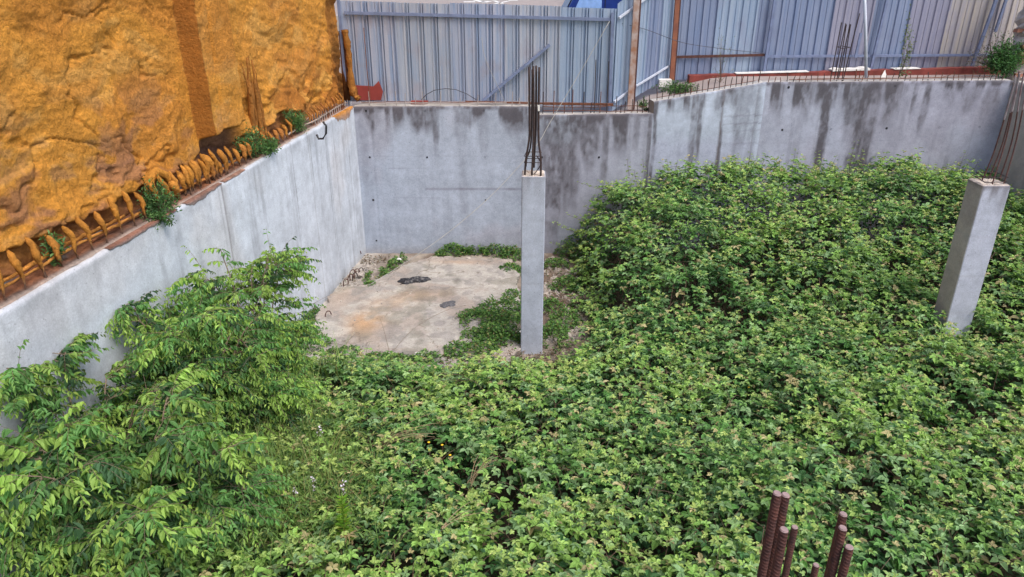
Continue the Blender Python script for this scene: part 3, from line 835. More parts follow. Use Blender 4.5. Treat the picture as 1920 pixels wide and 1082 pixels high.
m = MB(); m.tube([atB(uu, 3.085 + .29 * uu / LB + .04 + jit(.006), -.14) for uu in np.arange(.1, LB, .2)], .006, 5); m.build('rebar', M['rust'], wB)
for uu in np.arange(.05, LC - .2, .125):
    if 1.35 < uu < 1.7: continue
    b = atC(uu, 3.36, -.07 + jit(.02)); stub(wC, b, random.uniform(.10, .22), .007, M['rust'] if random.random() < .6 else M['rust_dark'], (jit(.03), jit(.02)))
for k in range(3):
    m = MB(); m.tube([atC(uu, 3.40 + .06 * (k % 2) * (uu > 3.6) + jit(.006), -.08 - .07 * k) for uu in np.arange(.3 + k * .2, LC - .15, .22)], .0065, 5)
    m.build('rebar', M['rust'] if k else M['rod_pale'], wC)
# starter bundle standing on the right section
sb = empty('starter_bars', tuple(on_y(1570, 153, 15.05)), 'cluster of long thin dark bars standing on the wall left of the galvanised pole', 'rebar')
for (bx, by, tx, ty, yb, mt) in ((1556, 155, 1578, 42, 15.0, 'rust_dark'), (1563, 156, 1586, 44, 15.12, 'rust_dark'), (1568, 156, 1587, 46, 15.0, 'rust_dark'), (1571, 153, 1594, 45, 15.14, 'rust_dark'),
                                 (1580, 154, 1612, 25, 15.05, 'rust_dark'), (1578, 156, 1595, 46, 15.0, 'rust_dark'), (1603, 154, 1606, 130, 15.05, 'rust'), (1609, 154, 1613, 132, 15.05, 'rust')):
    m = MB(); p0_, p1_ = Vector(on_y(bx, by, yb)), Vector(on_y(tx, ty, yb)); m.tube([p0_, (p0_ + p1_) / 2 + Vector((jit(.01), 0, 0)), p1_], .0095, 6); m.build('rebar', M[mt], sb)
m = MB(); m.tube([on_y(1570, 88, 15.0), on_y(1577, 86, 15.14), on_y(1594, 89, 15.1), on_y(1580, 91, 14.98), on_y(1570, 88, 15.0)], .006, 5); m.build('stirrup', M['rust_dark'], sb)
m = MB(); m.tube([on_y(1570, 155, 14.98), on_y(1615, 153, 14.98)], .012, 6); m.build('rebar', M['rust'], sb)

def smooth_pts(pts, k=5):
    out = []
    for i in range(len(pts) - 1):
        p0_, p1_, p2_, p3_ = pts[max(i - 1, 0)], pts[i], pts[i + 1], pts[min(i + 2, len(pts) - 1)]
        for j in range(k):
            t = j / k
            out.append(.5 * ((2 * p1_) + (p2_ - p0_) * t + (2 * p0_ - 5 * p1_ + 4 * p2_ - p3_) * t * t + (3 * p1_ - p0_ - 3 * p2_ + p3_) * t ** 3))
    out.append(pts[-1]); return out
# ---- foam-caked bars along the left wall -------------------------------------------
def foam_col(n, k=1.0, red=.0):
    c = np.array([.50, .215, .035]) * (1 - red) + np.array([.30, .11, .04]) * red
    return c * k * (.75 + .5 * rng.random((n, 1)))
def foam_bar(y, h, fat, out=-.095, lean_out=-.02, thin_low=True, red=0.0):
    b = lw(y, 3.0, out); n = 11; pts = []; rs = []
    sk = jit(.02); ky = jit(.025)
    for i in range(n):
        t = i / (n - 1)
        # lumps hang thick near the top and taper down to bare bar
        th = fat * (.16 + .95 * math.exp(-((t - .80) / .26) ** 2) + .45 * math.exp(-((t - .50) / .22) ** 2)) * random.uniform(.85, 1.15)
        if t > .96: th *= .35
        pts.append(b + LN * (lean_out * t - .06 * max(0, t - .7) / .3) + Vector((sk * t, ky * t + .012 * math.sin(t * 9 + y * 5), -.02 + h * t)))
        rs.append(max(.008, th))
    m = MB(); m.tube(pts, rs, 8)
    # squash the lump irregularly
    vv = []
    for v in m.v:
        f = .006 + fat * .22
        vv.append((v[0] + jit(f * .6), v[1] + jit(f * .6), v[2] + jit(f * .5)))
    m.v = vv
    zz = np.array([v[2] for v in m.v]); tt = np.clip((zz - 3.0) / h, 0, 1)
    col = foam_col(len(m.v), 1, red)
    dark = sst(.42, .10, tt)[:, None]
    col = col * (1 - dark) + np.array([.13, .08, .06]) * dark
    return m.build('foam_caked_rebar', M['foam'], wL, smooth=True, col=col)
y = 5.05
while y < 9.6:
    foam_bar(y, random.uniform(.36, .44), random.uniform(.022, .031), red=random.uniform(0, .25)); y += random.uniform(.21, .25)
y = 8.2
for y in (8.25, 8.45, 8.62, 8.80, 8.97, 9.13, 9.29):
    foam_bar(y, random.uniform(.30, .40), random.uniform(.032, .044), out=-.12, red=random.uniform(0, .2))
while y < 10.6:
    foam_bar(y, random.uniform(.28, .36), random.uniform(.02, .035), red=random.uniform(.1, .5)); y += .17
while y < 12.1:
    foam_bar(y, random.uniform(.24, .36), random.uniform(.018, .03), red=random.uniform(.1, .6)); y += random.uniform(.14, .2)
# arch of foam over two hooks
m = MB(); pts = [lw(8.12, 3.02, -.2), lw(8.10, 3.2, -.22), lw(8.16, 3.36, -.24), lw(8.30, 3.42, -.24), lw(8.42, 3.34, -.2), lw(8.46, 3.2, -.15), lw(8.48, 3.02, -.13)]
m.tube(pts, [.03, .055, .07, .06, .05, .035, .015], 10); m.v = [(a + jit(.01), b + jit(.01), c + jit(.01)) for a, b, c in m.v]
m.build('foam_arch', M['foam'], wL, smooth=True, col=foam_col(len(m.v)))
# corner comb of thinner rusty bars
y = 12.6
while y < 14.2:
    foam_bar(y, random.uniform(.22, .30), .013, out=-.13, red=random.uniform(.3, .8))
    stub(wL, lw(y + .05, 3.0, -.07), random.uniform(.1, .16), .007, M['rod_pale'] if random.random() < .6 else M['rust'], (jit(.01), 0))
    y += .10
# lengthwise foam-caked bars
def long_bar(y0, y1, z, out, r, colr, mat='foam', step=.08):
    n = int((y1 - y0) / step); m = MB()
    m.tube([lw(y0 + (y1 - y0) * i / n, z + jit(.006) + .012 * math.sin(i * .3), out + jit(.006)) for i in range(n + 1)], [r * random.uniform(.75, 1.3) for _ in range(n + 1)], 7)
    col = np.array(colr) * (.7 + .6 * rng.random((len(m.v), 1)))
    return m.build('long_rebar', M[mat], wL, smooth=True, col=col)
long_bar(4.6, 7.75, 3.12, -.145, .013, (.50, .22, .05))
long_bar(4.6, 7.6, 3.13, -.235, .018, (.52, .22, .045))
long_bar(8.05, 10.3, 3.10, -.14, .014, (.50, .20, .05))
long_bar(7.0, 9.0, 3.06, -.2, .014, (.3, .12, .05))
long_bar(11.6, 14.3, 3.09, -.10, .012, (.42, .33, .27))
long_bar(12.5, 14.3, 3.14, -.17, .010, (.36, .24, .17))
# coated bundle
bd = empty('foam_caked_bars', tuple(lw(10.95, 3.0, -.18)), 'tall bundle of starter bars caked in rust-orange foam beside the pilaster', 'rebar')
for (px, py, tx, ty, yb, fr, yt) in ((478, 268, 462, 108, 10.9, .040, 10.95), (492, 262, 472, 112, 11.05, .035, 11.1), (486, 272, 466, 104, 11.0, .018, 11.0), (500, 258, 478, 128, 11.15, .02, 11.2), (470, 180, 452, 118, 10.75, .014, 10.75)):
    p0_ = Vector(on_y(px, py, yb)); p1_ = Vector(on_y(tx, ty, yt)); m = MB(); n = 14; pts = []; rs = []
    for i in range(n):
        t = i / (n - 1); pts.append(p0_.lerp(p1_, t) + Vector((jit(.008), jit(.008), 0)))
        rs.append((fr * (1.1 - .25 * t) * random.uniform(.85, 1.2)) if t < .72 else fr * .38)
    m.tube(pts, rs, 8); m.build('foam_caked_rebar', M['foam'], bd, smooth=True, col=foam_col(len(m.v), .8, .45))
# corner pipe of foam by the fence
cp = empty('foam_caked_pipe', tuple(on_y(662, 190, 14.62)), 'thick foam-coated pipe with flared foot at the corner where foam wall meets fence', 'pipe')
pts = [on_y(673, 186, 14.5), on_y(664, 176, 14.55), on_y(658, 150, 14.6), on_y(655, 110, 14.6), on_y(651, 80, 14.6), on_y(646, 56, 14.6)]
m = MB(); pts = smooth_pts([Vector(p) for p in pts], 4)
m.tube(pts, [.05 * random.uniform(.75, 1.35) * (1.5 if 3 < k < 8 else 1) for k in range(len(pts))], 10); m.v = [(a + jit(.014), b + jit(.014), c + jit(.014)) for a, b, c in m.v]
m.build('foam_coat', M['foam'], cp, smooth=True, col=foam_col(len(m.v), .75, .35))
m = MB(); m.tube([on_y(651, 150, 14.66), on_y(646, 60, 14.66)], .018, 8); m.build('steel_pipe', M['rust'], cp)
m = MB(); m.tube([on_y(652, 188, 14.66), on_y(640, 58, 14.72)], .05, 8); m.v = [(a + jit(.02), b + jit(.02), c) for a, b, c in m.v]; m.build('foam_lump', M['foam'], cp, smooth=True, col=foam_col(len(m.v), .45, .8))
# black hose loop
hs = empty('black_hose', tuple(lw(12.15, 3.0, 0)), 'looped black hose end hanging over the top edge of the left wall', 'hose')
cpx = [(600, 228), (606, 236), (606, 250), (600, 260), (592, 260), (588, 252)]
m = MB(); m.tube([Vector(on_y(px, py, 12.15)) + LN * .05 for px, py in cpx], .018, 8); m.build('hose_tube', M['black'], hs, smooth=True)

# ================================================================== LOOSE THINGS BY THE FENCE
# red sheet
m = MB(); q = [(665, 160), (700, 162), (710, 152), (718, 172), (714, 188), (668, 188)]
v_ = [on_y(px, py, 14.62) for px, py in q] + [tuple(Vector(on_y(px, py, 14.62)) + Vector((0, .02, 0))) for px, py in q]
m.add(v_, [tuple(range(6)), tuple(range(11, 5, -1))] + [(k, (k + 1) % 6, 6 + (k + 1) % 6, 6 + k) for k in range(6)])
tag(m.build('torn_red_sheet', M['red']), 'torn red sheet leaning at the left foot of the fence', 'sheet')
m = MB(); m.box((-1.95, 14.58, 3.0), (-1.62, 14.66, 3.06)); tag(m.build('red_strip', M['red']), 'flat red scrap lying on the wall top near the torn red sheet', 'scrap')
# diagonal beam
dbm = MB(); dbm.bar(on_y(905, 189, 14.60), on_y(1031, 84, 14.66), .075, .045)
tag(dbm.build('diagonal_beam', M['rail_blue']), 'blue-grey steel beam leaning diagonally against the fence', 'beam')
# arched cable
cv = [(790, 187), (800, 177), (815, 169), (835, 166), (855, 168), (875, 176), (893, 187)]
m = MB(); m.tube([on_y(a, b, 14.6) for a, b in cv], .008, 6); tag(m.build('bent_cable', M['wire'], smooth=True), 'thin dark cable bent into an arch at the foot of the fence', 'cable')
# rope from the fence post down to the slab
P0, P3 = Vector(on_y(1143, 40, 14.62)), Vector(on_z(690, 536, .1))
rp_ = []
ctrl = [(1143, 40, 14.62), (1085, 140, 14.33), (1030, 232, 14.0), (1004, 275, 13.8), (930, 358, 13.45), (848, 430, 13.1), (770, 486, 12.8), (690, 536, None)]
pts = []
for i, (a, b, yy3) in enumerate(ctrl): pts.append(Vector(on_y(a, b, yy3)) if yy3 else P3)
m = MB(); m.tube(smooth_pts(pts), .0055, 6); tag(m.build('rope', M['rope'], smooth=True), 'long pale rope sagging from the fence corner post down to the slab', 'rope')
m = MB(); m.tube(smooth_pts([Vector(on_y(a, b, 14.5)) for a, b in ((903, 70), (910, 110), (930, 155), (950, 200), (962, 245), (985, 300))]), .004, 5)
tag(m.build('string', M['rope'], smooth=True), 'thin pale string hanging over the back wall left of the slim column', 'string')
m = MB(); m.tube(smooth_pts([Vector(on_y(1146, 40, 14.65)), Vector(on_y(1210, 55, 15.5)), Vector(on_y(1280, 80, 16.1)), Vector(on_y(1360, 92, 16.3)), Vector(on_y(1432, 100, 16.35))]), .006, 5)
tag(m.build('thin_wire', M['wire'], smooth=True), 'thin dark wire strung from the corner post past both rusty posts', 'wire')
# paper scrap
m = MB(); p_ = Vector(on_y(1656, 151, 15.2)); m.add([p_ + Vector(v) for v in ((-.09, 0, 0), (.09, 0, 0), (.02, .05, .2), (-.03, .02, .12), (.09, .08, 0))], [(0, 1, 2), (0, 2, 3), (1, 4, 2)])
tag(m.build('white_rag', M['white']), 'crumpled white rag on the wall top right of the galvanised pole', 'rag')

# ================================================================== COLUMNS
def column(name, label, cx, cy, w, d, h, rz, base, seed, hl=(), stain=0.5, side_tint=None):
    root = empty(name, (cx, cy, 0), label, 'column', rz=rz)
    n = 14; st = .03
    V, F, C = [], [], []
    nz = int(h / .03)
    per = []
    seg = 12
    cor = [(-w / 2, -d / 2), (w / 2, -d / 2), (w / 2, d / 2), (-w / 2, d / 2)]
    ch = .012
    for i in range(4):
        a = np.array(cor[i]); b = np.array(cor[(i + 1) % 4]); dd = (b - a) / np.linalg.norm(b - a)
        a2, b2 = a + dd * ch, b - dd * ch
        for k in range(seg): per.append((*(a2 + (b2 - a2) * k / (seg - 1)), i))
    per = np.array(per); npz = len(per)
    zz = np.linspace(-.1, h, nz)
    Pu = np.arange(npz)[:, None] * np.ones((1, nz)); Zc = zz[None, :] * np.ones((npz, 1))
    px = per[:, 0][:, None] * np.ones((1, nz)); py = per[:, 1][:, None] * np.ones((1, nz)); fi = per[:, 2][:, None] * np.ones((1, nz))
    nn = 1 + .02 * (fbm(px * 9 + fi * 3, Zc * 2, 3, seed) - .5)
    for (zl) in hl: nn = nn - .006 * (np.abs(Zc - zl) < .02)
    X_, Y_ = px * nn, py * nn
    a_ = fbm(px * 3 + fi * 5, Zc * 1.2, 4, seed + 1); b_ = fbm(px * 14 + fi * 2, Zc * 5, 4, seed + 2)
    Cc = np.array(base) * (.85 + .3 * a_[..., None]) * (.92 + .16 * b_[..., None])
    if side_tint: Cc = blend(Cc, side_tint, ((fi == 3) * .8))
    dep = h - Zc
    s_ = stain * sst(.15 + .9 * vn(px * 11 + fi * 9, px * 0, None, seed + 4), 0, dep) * sst(.3, .6, fbm(px * 14 + fi * 4, dep * .8, 3, seed + 5))
    s_ = np.maximum(s_, stain * .9 * sst(.07, .0, dep))
    Cc = blend(Cc, (.12, .10, .10), np.clip(s_, 0, .85))
    for zl in hl: Cc = blend(Cc, (.26, .25, .27), (np.abs(Zc - zl) < .016) * .22 * (b_ + .3))
    V = np.stack([X_, Y_, Zc], -1).reshape(-1, 3)
    i0 = np.arange(npz)[:, None] * nz + np.arange(nz - 1)[None, :]; i1 = ((np.arange(npz) + 1) % npz)[:, None] * nz + np.arange(nz - 1)[None, :]
    F = np.stack([i0.ravel(), i1.ravel(), i1.ravel() + 1, i0.ravel() + 1], 1)
    # top: inset rough centre
    tb = len(V); ring = V[np.arange(npz) * nz + nz - 1]
    r1 = ring * np.array([.86, .86, 1]) + np.array([0, 0, .012]) + rng.normal(0, .006, ring.shape) * np.array([0, 0, 1])
    r2 = ring * np.array([.4, .4, 1]) + rng.normal(0, .008, ring.shape) * np.array([0, 0, 1])
    cen = np.array([[0, 0, h + .005]])
    V = np.concatenate([V, r1, r2, np.repeat(cen, npz, 0)])
    k = np.arange(npz); k1 = (k + 1) % npz
    F = np.concatenate([F, np.stack([k * nz + nz - 1, k1 * nz + nz - 1, tb + k1, tb + k], 1), np.stack([tb + k, tb + k1, tb + npz + k1, tb + npz + k], 1), np.stack([tb + npz + k, tb + npz + k1, tb + 2 * npz + k1, tb + 2 * npz + k], 1)])
    tc = np.array([.46, .40, .34]) * (.7 + .6 * rng.random((npz * 3, 1)))
    link('concrete_shaft', np_mesh(name, V, F, M['concrete'], np.concatenate([Cc.reshape(-1, 3), tc]), False), root)
    return root
c1 = column('concrete_column', 'slim grey concrete column with dark bent starter bars, standing in the middle of the pit', .305, 10.30, .335, .33, 2.83, R(-1), (.39, .425, .505), 600, stain=.35, hl=(1.2,))
def cbar(root, pts, r, mat, name='rebar', n=8, k=4):
    m = MB(); m.tube(smooth_pts([Vector(p) for p in pts], k), r, n); return m.build(name, M[mat], root, smooth=True)
yc = 10.22
cbar(c1, [on_y(984, 330, 10.2), on_y(986, 300, 10.2), on_y(992, 262, 10.22), on_y(993, 230, 10.22), on_y(992, 125, 10.22)], .0145, 'rust_dark')
cbar(c1, [on_y(997, 330, 10.18), on_y(999, 290, 10.2), on_y(1001, 230, 10.22), on_y(1000, 124, 10.22)], .0140, 'rust_dark')
cbar(c1, [on_y(1001, 314, 10.36), on_y(1003, 270, 10.32), on_y(1005, 220, 10.3), on_y(1005.5, 123, 10.3)], .0145, 'rust_dark')
cbar(c1, [on_y(1014, 330, 10.18), on_y(1014, 296, 10.2), on_y(1010, 262, 10.25), on_y(1010, 200, 10.25), on_y(1011, 126, 10.25)], .0145, 'rust_dark')
cbar(c1, [on_y(986, 312, 10.4), on_y(988, 296, 10.4), on_y(996, 262, 10.36), on_y(998, 130, 10.34)], .0120, 'rust_dark')
for py in (293, 305):
    cbar(c1, [on_y(983, py, 10.17), on_y(1013, py, 10.17)], .0055, 'rust_dark', 'stirrup', 5, 1)
    cbar(c1, [on_y(983, py, 10.17), on_y(987, py - 8, 10.42)], .0055, 'rust_dark', 'stirrup', 5, 1)
    cbar(c1, [on_y(987, py - 8, 10.42), on_y(1015, py - 8, 10.42)], .0055, 'rust_dark', 'stirrup', 5, 1)
    cbar(c1, [on_y(1013, py, 10.17), on_y(1015, py - 8, 10.42)], .0055, 'rust_dark', 'stirrup', 5, 1)
cbar(c1, [on_y(1006, 292, 10.2), on_y(1013, 303, 10.25), on_y(1012, 312, 10.25), on_y(1002, 326, 10.25)], .007, 'rust_dark', 'tie_wire', 5, 3)
m = MB(); m.bar(on_y(1010.3, 197, 10.235), on_y(1010.3, 208, 10.235), .026, .03); m.build('white_tape', M['white'], c1)

c2 = column('concrete_column', 'thick pale concrete column rising from the brambles at right, with long splayed bars', 6.51, 9.87, .38, .36, 2.83, R(1), (.45, .475, .56), 640, hl=(.95, 1.5, 2.12), stain=.75, side_tint=(.43, .38, .32))
for (px, mx, my, tx, ty, ya, yb) in ((1840, 1864, 284, 1899, 168, 9.96, 10.0), (1862, 1886, 262, 1907, 164, 9.76, 9.9), (1873, 1898, 262, 1915, 163, 9.98, 10.0), (1884, 1906, 262, 1926, 158, 9.78, 9.9), (1852, 1880, 268, 1906, 160, 10.0, 10.05)):
    b0 = Vector(on_y(px, 338, ya)); b0.z = 2.78
    m = MB(); pts = smooth_pts([b0, Vector(on_y(mx, my, yb)), Vector(on_y(tx, ty, yb)), Vector(on_y(tx + 5, ty - 26, yb))], 4)
    h_ = len(pts) // 2 + 1
    m.tube(pts[:h_], .0095, 7); m.build('rebar', M['rust_purple'], c2)
    m = MB(); m.tube(pts[h_ - 1:], .0105, 7); m.build('rebar', M['greybar'], c2)
for zz_ in (2.87, 2.93):
    m = MB(); m.tube([(6.37, 9.74, zz_), (6.66, 9.74, zz_ + .01), (6.67, 10.0, zz_), (6.38, 10.0, zz_ + .01), (6.37, 9.74, zz_)], .006, 6); m.build('stirrup', M['rust_dark'], c2)

# near starter bars at the bottom of the view
c3 = empty('starter_bars', (.85, 1.4, 3.2), 'bundle of thick ribbed rust-brown bars sticking up in the near foreground', 'rebar')
MB_core = MB().box((.62, 1.05, -.05), (1.28, 1.55, 3.2)); MB_core.build('concrete_shaft', M['mortar'], c3)
def rib_bar(px, py, wpx, dia=.020):
    zc = FPX * dia / wpx
    a = _dir(px, py); t = zc / FPX
    top = Vector((a[0] * t, a[1] * t, HC + a[2] * t))
    r = dia / 2; n = 16; V, F = [], []
    zlow = 3.1; L_ = top.z - zlow; rings = int(L_ / .0022); lean = Vector((jit(.012), jit(.012), 0))
    ang = np.linspace(0, 2 * math.pi, n, endpoint=False)
    s_ = np.arange(rings + 1) * (L_ / rings)
    S_, Aa = np.meshgrid(s_, ang, indexing='ij')
    half = np.where(np.sin(Aa) > 0, 1, -1)
    ph = (S_ + half * .004 * np.cos(Aa) * 1.2) / .0095
    rib = np.clip(np.cos(2 * math.pi * ph) * 1.6 - .5, 0, 1) * np.clip(np.abs(np.sin(Aa)) * 1.6, 0, 1)
    rad = r * (1 + .10 * rib + .08 * (np.abs(np.cos(Aa)) > .97))
    rad = rad * (1 + .02 * (vn(S_ * 60, Aa * 2) - .5))
    X_ = top.x + rad * np.cos(Aa) - lean.x * S_; Y_ = top.y + rad * np.sin(Aa) - lean.y * S_; Z_ = top.z - S_
    V = np.stack([X_, Y_, Z_], -1).reshape(-1, 3) - np.array([.85, 1.4, 3.2])
    i = np.arange(rings)[:, None] * n + np.arange(n)[None, :]; j = np.arange(rings)[:, None] * n + (np.arange(n)[None, :] + 1) % n
    F = np.stack([i.ravel(), i.ravel() + n, j.ravel() + n, j.ravel()], 1)
    ob = link('rebar', np_mesh('rebar', V, F, M['rust_purple'], None, False), c3)
    m = MB(); tilt = random.uniform(-.25, .25)
    vs = [(top.x + r * .99 * math.cos(t_), top.y + r * .99 * math.sin(t_), top.z + .001 + tilt * r * (1 + math.cos(t_)) * .3 + .0) for t_ in ang]
    vs += [(top.x + r * .8 * math.cos(t_), top.y + r * .8 * math.sin(t_), top.z + .004 + tilt * r * math.cos(t_) * .3) for t_ in ang]
    m.add(vs, [(k, (k + 1) % n, n + (k + 1) % n, n + k) for k in range(n)] + [tuple(n + k for k in range(n))])
    e = m.build('cut_end', M['cut_steel'], c3)
    L_inv = ob.matrix_basis.inverted()
    e.parent = ob
for a in ((1457, 926, 16.5), (1473, 929, 16), (1470, 994, 17), (1490, 989, 12.5), (1581, 965, 15), (1580, 991, 16), (1592, 1027, 16), (1530, 1060, 12)):
    rib_bar(*a)

# ================================================================== VEGETATION
def unit(v): return v / np.maximum(np.linalg.norm(v, axis=-1, keepdims=True), 1e-9)
def leaves_mesh(name, base, dr, nr, ln, wd, col, mat, droop=.15, foldk=.25):
    """one leaf = two quads folded on the midrib. base,dr,nr (n,3); ln,wd (n,), col (n,3)"""
    n = len(base); dr = unit(dr); sd_ = unit(np.cross(nr, dr)); nr = unit(np.cross(dr, sd_))
    ln = ln[:, None]; wd = wd[:, None]
    B_ = base; T_ = base + dr * ln - nr * ln * droop
    up = nr * wd * foldk
    def side(s, a, w): return base + dr * ln * a + sd_ * wd * w * s + up - nr * ln * droop * a * a * .6
    V = np.stack([B_, side(1, .30, .46), side(1, .66, .40), T_, side(-1, .66, .40), side(-1, .30, .46)], 1).reshape(-1, 3)
    o = np.arange(n)[:, None] * 6
    F = np.concatenate([o + np.array([[0, 3, 2, 1]]), o + np.array([[0, 5, 4, 3]])])
    C = np.repeat(col, 6, 0)
    # paler base/edge tone by vertex for a little life
    return np_mesh(name, V, F, mat, C, False)
def rand_dirs(n):
    v = rng.normal(size=(n, 3)); return unit(v)

def palette(n, cols, wts):
    cols = np.array(cols); i = rng.choice(len(cols), n, p=np.array(wts) / sum(wts))
    return cols[i]

# ---- bramble surface --------------------------------------------------------------
BE = np.array([(-3.9, 10.5), (-3.3, 10.2), (-2.7, 9.95), (-2.15, 10.05), (-1.2, 9.75), (-.49, 10.0), (.05, 9.95), (.6, 9.85), (1.0, 10.4), (1.08, 11.3), (1.05, 12.3), (1.1, 13.2), (1.0, 14.0), (.85, 14.4)])
def edge_dist(x, y):
    """signed distance inside the thicket (positive inside) from polyline BE"""
    best = np.full(x.shape, 1e9)
    for i in range(len(BE) - 1):
        a, b = BE[i], BE[i + 1]; ab = b - a
        t = np.clip(((x - a[0]) * ab[0] + (y - a[1]) * ab[1]) / (ab @ ab), 0, 1)
        best = np.minimum(best, np.hypot(x - a[0] - ab[0] * t, y - a[1] - ab[1] * t))
    poly = [tuple(p) for p in BE] + [(.85, 15.5), (12, 15.5), (12, -5), (-6, -5), (-6, 10.35)]
    return np.where(in_poly(x, y, poly), best, -best)
def bh(x, y):
    d = edge_dist(x, y) + .25 * (fbm(x * 1.7, y * 1.7, 3, 701) - .5)
    right = sst(.6, 2.4, x)
    rise_w = .7 + .9 * (1 - right)
    h = sst(-.15, rise_w, d)
    far = sst(9.5, 14.0, y)
    top = (.62 + .20 * sst(9.4, 6.5, y)) * (1 - right) + right * (.80 + .95 * far)
    # thin out towards far right, tallest against the angled wall
    top = top - .30 * sst(7.8, 9.8, x) * far - .12 * sst(5.2, 7.2, x) * sst(11.8, 10.5, y) * sst(8.2, 9.2, y)
    n = .45 * (fbm(x * .75, y * .75, 3, 703) - .5) + .75 * (fbm(x * 1.9 + y * .5, y * 2.1, 2, 705) - .5)
    return np.clip(h * (top + n * (.55 + .45 * right)), 0, None)
def scatter(n, x0, x1, y0, y1):
    return rng.uniform(x0, x1, n), rng.uniform(y0, y1, n)
# shoots
dens = 52
x0, x1, y0, y1 = -4.4, 9.95, 3.9, 15.0
n = int((x1 - x0) * (y1 - y0) * dens)
x, y = scatter(n, x0, x1, y0, y1)
d = edge_dist(x, y)
# keep what is within reach of the view and inside the pit
zc_ = y * _c + (HC - .8) * _s; upx = 960 + FPX * x / zc_
vis = (upx > -140) & (upx < 2060) & (d > -.05) & (x > LX(y) + .15) & (y < np.where(x < 2.7, 14.28, 14.28 + (x - 2.7) * .12))
vis &= ~((np.abs(x - .305) < .25) & (np.abs(y - 10.3) < .25)) & ~((np.abs(x - 6.58) < .34) & (np.abs(y - 9.98) < .34))
# nearer the left the brambles thin out beneath the saplings
x, y = x[vis], y[vis]; d = d[vis]
H = bh(x, y)
keep = (H > .06) & (rng.random(len(x)) < .35 + .65 * sst(.05, .35, H))
x, y, H = x[keep], y[keep], H[keep]
e = .12
gx = (bh(x + e, y) - bh(x - e, y)) / (2 * e); gy = (bh(x, y + e) - bh(x, y - e)) / (2 * e)
nsf = unit(np.stack([-gx, -gy, np.ones_like(gx)], 1))
ns = len(x)
sl_ = rng.uniform(.18, .42, ns) * (.6 + .4 * sst(.1, .6, H))
tip = unit(nsf * 1.0 + rng.normal(0, .55, (ns, 3)) + np.array([0, 0, .35]))
root_p = np.stack([x, y, H - sl_ * .55 + rng.normal(0, .05, ns)], 1)
root_p[:, 2] = np.maximum(root_p[:, 2], .02)
cl = fbm(x * .9 + 20, y * .9, 3, 711); cl2 = fbm(x * 3.1 + 20, y * 3.1, 3, 713)
NL = 8
ti = np.arange(NL)[None, :] / (NL - 1) * np.ones((ns, 1)); ti = np.clip(ti + rng.normal(0, .05, ti.shape), 0, 1)
az = rng.uniform(0, 2 * math.pi, (ns, 1)) + np.arange(NL)[None, :] * 2.4 + rng.normal(0, .3, (ns, NL))
pos = root_p[:, None, :] + tip[:, None, :] * (ti * sl_[:, None])[..., None]
fw = np.stack([np.cos(az), np.sin(az), .10 + .45 * (ti - .4) + rng.normal(0, .18, az.shape)], -1); fw = unit(fw)
upv = unit(np.array([0, 0, 1.0]) * 1.0 + nsf[:, None, :] * .6 + rng.normal(0, .28, fw.shape))
pet = (.075 * (1 - ti) + .025) * rng.uniform(.7, 1.3, ti.shape)
lp = pos + fw * pet[..., None]
lsz = (.092 - .050 * ti ** 1.5) * rng.uniform(.75, 1.25, ti.shape)
P_ = lp.reshape(-1, 3); Fw = fw.reshape(-1, 3); Up = upv.reshape(-1, 3); Sz = lsz.reshape(-1); Ti = ti.reshape(-1)
Cl = np.repeat(cl, NL); Cl2 = np.repeat(cl2, NL); XX = np.repeat(x, NL)
nl = len(P_)
gA, gB, gC = np.array([.080, .205, .058]), np.array([.165, .315, .078]), np.array([.155, .280, .135])
young, pink, dk = np.array([.36, .46, .13]), np.array([.40, .34, .18]), np.array([.035, .105, .036])
r1 = rng.random(nl)
colr = gA * (1 - sst(.35, .65, Cl))[:, None] + gB * sst(.35, .65, Cl)[:, None]
colr = np.where((r1 < .28)[:, None], gC, colr)
colr = np.where((r1 > .86)[:, None], dk, colr)
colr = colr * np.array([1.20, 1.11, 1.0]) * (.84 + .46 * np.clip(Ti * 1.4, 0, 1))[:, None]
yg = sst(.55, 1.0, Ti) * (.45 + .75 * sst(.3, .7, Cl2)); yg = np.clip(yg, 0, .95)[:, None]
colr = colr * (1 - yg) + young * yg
pk = (rng.random(nl) < (.03 + .18 * sst(.7, 1, Ti) * (.5 + sst(1, 6, XX))))[:, None]
colr = np.where(pk, pink * .9 + .1 * young, colr)
colr = colr * rng.uniform(.72, 1.28, (nl, 1))
S_ = unit(np.cross(Up, Fw)); N_ = unit(np.cross(Fw, S_))
five = rng.random(nl) < .55
BB, DD, NN, LLn, WW, CC_ = [], [], [], [], [], []
for a, sc, only5 in ((0, 1.0, False), (1.15, .86, False), (-1.15, .86, False), (2.05, .62, True), (-2.05, .62, True)):
    msk = five if only5 else np.ones(nl, bool)
    aa = a + rng.normal(0, .12, nl)
    if a == 0: off = .25
    else: off = .08
    dd_ = Fw * np.cos(aa)[:, None] + S_ * np.sin(aa)[:, None] + rng.normal(0, .12, (nl, 3))
    bb_ = P_ + Fw * (Sz * off)[:, None]
    l_ = Sz * sc * rng.uniform(.88, 1.12, nl)
    BB.append(bb_[msk]); DD.append(dd_[msk]); NN.append((N_ + rng.normal(0, .15, (nl, 3)))[msk]); LLn.append(l_[msk]); WW.append((l_ * rng.uniform(.50, .66, nl))[msk]); CC_.append((colr * rng.uniform(.93, 1.07, (nl, 1)))[msk])
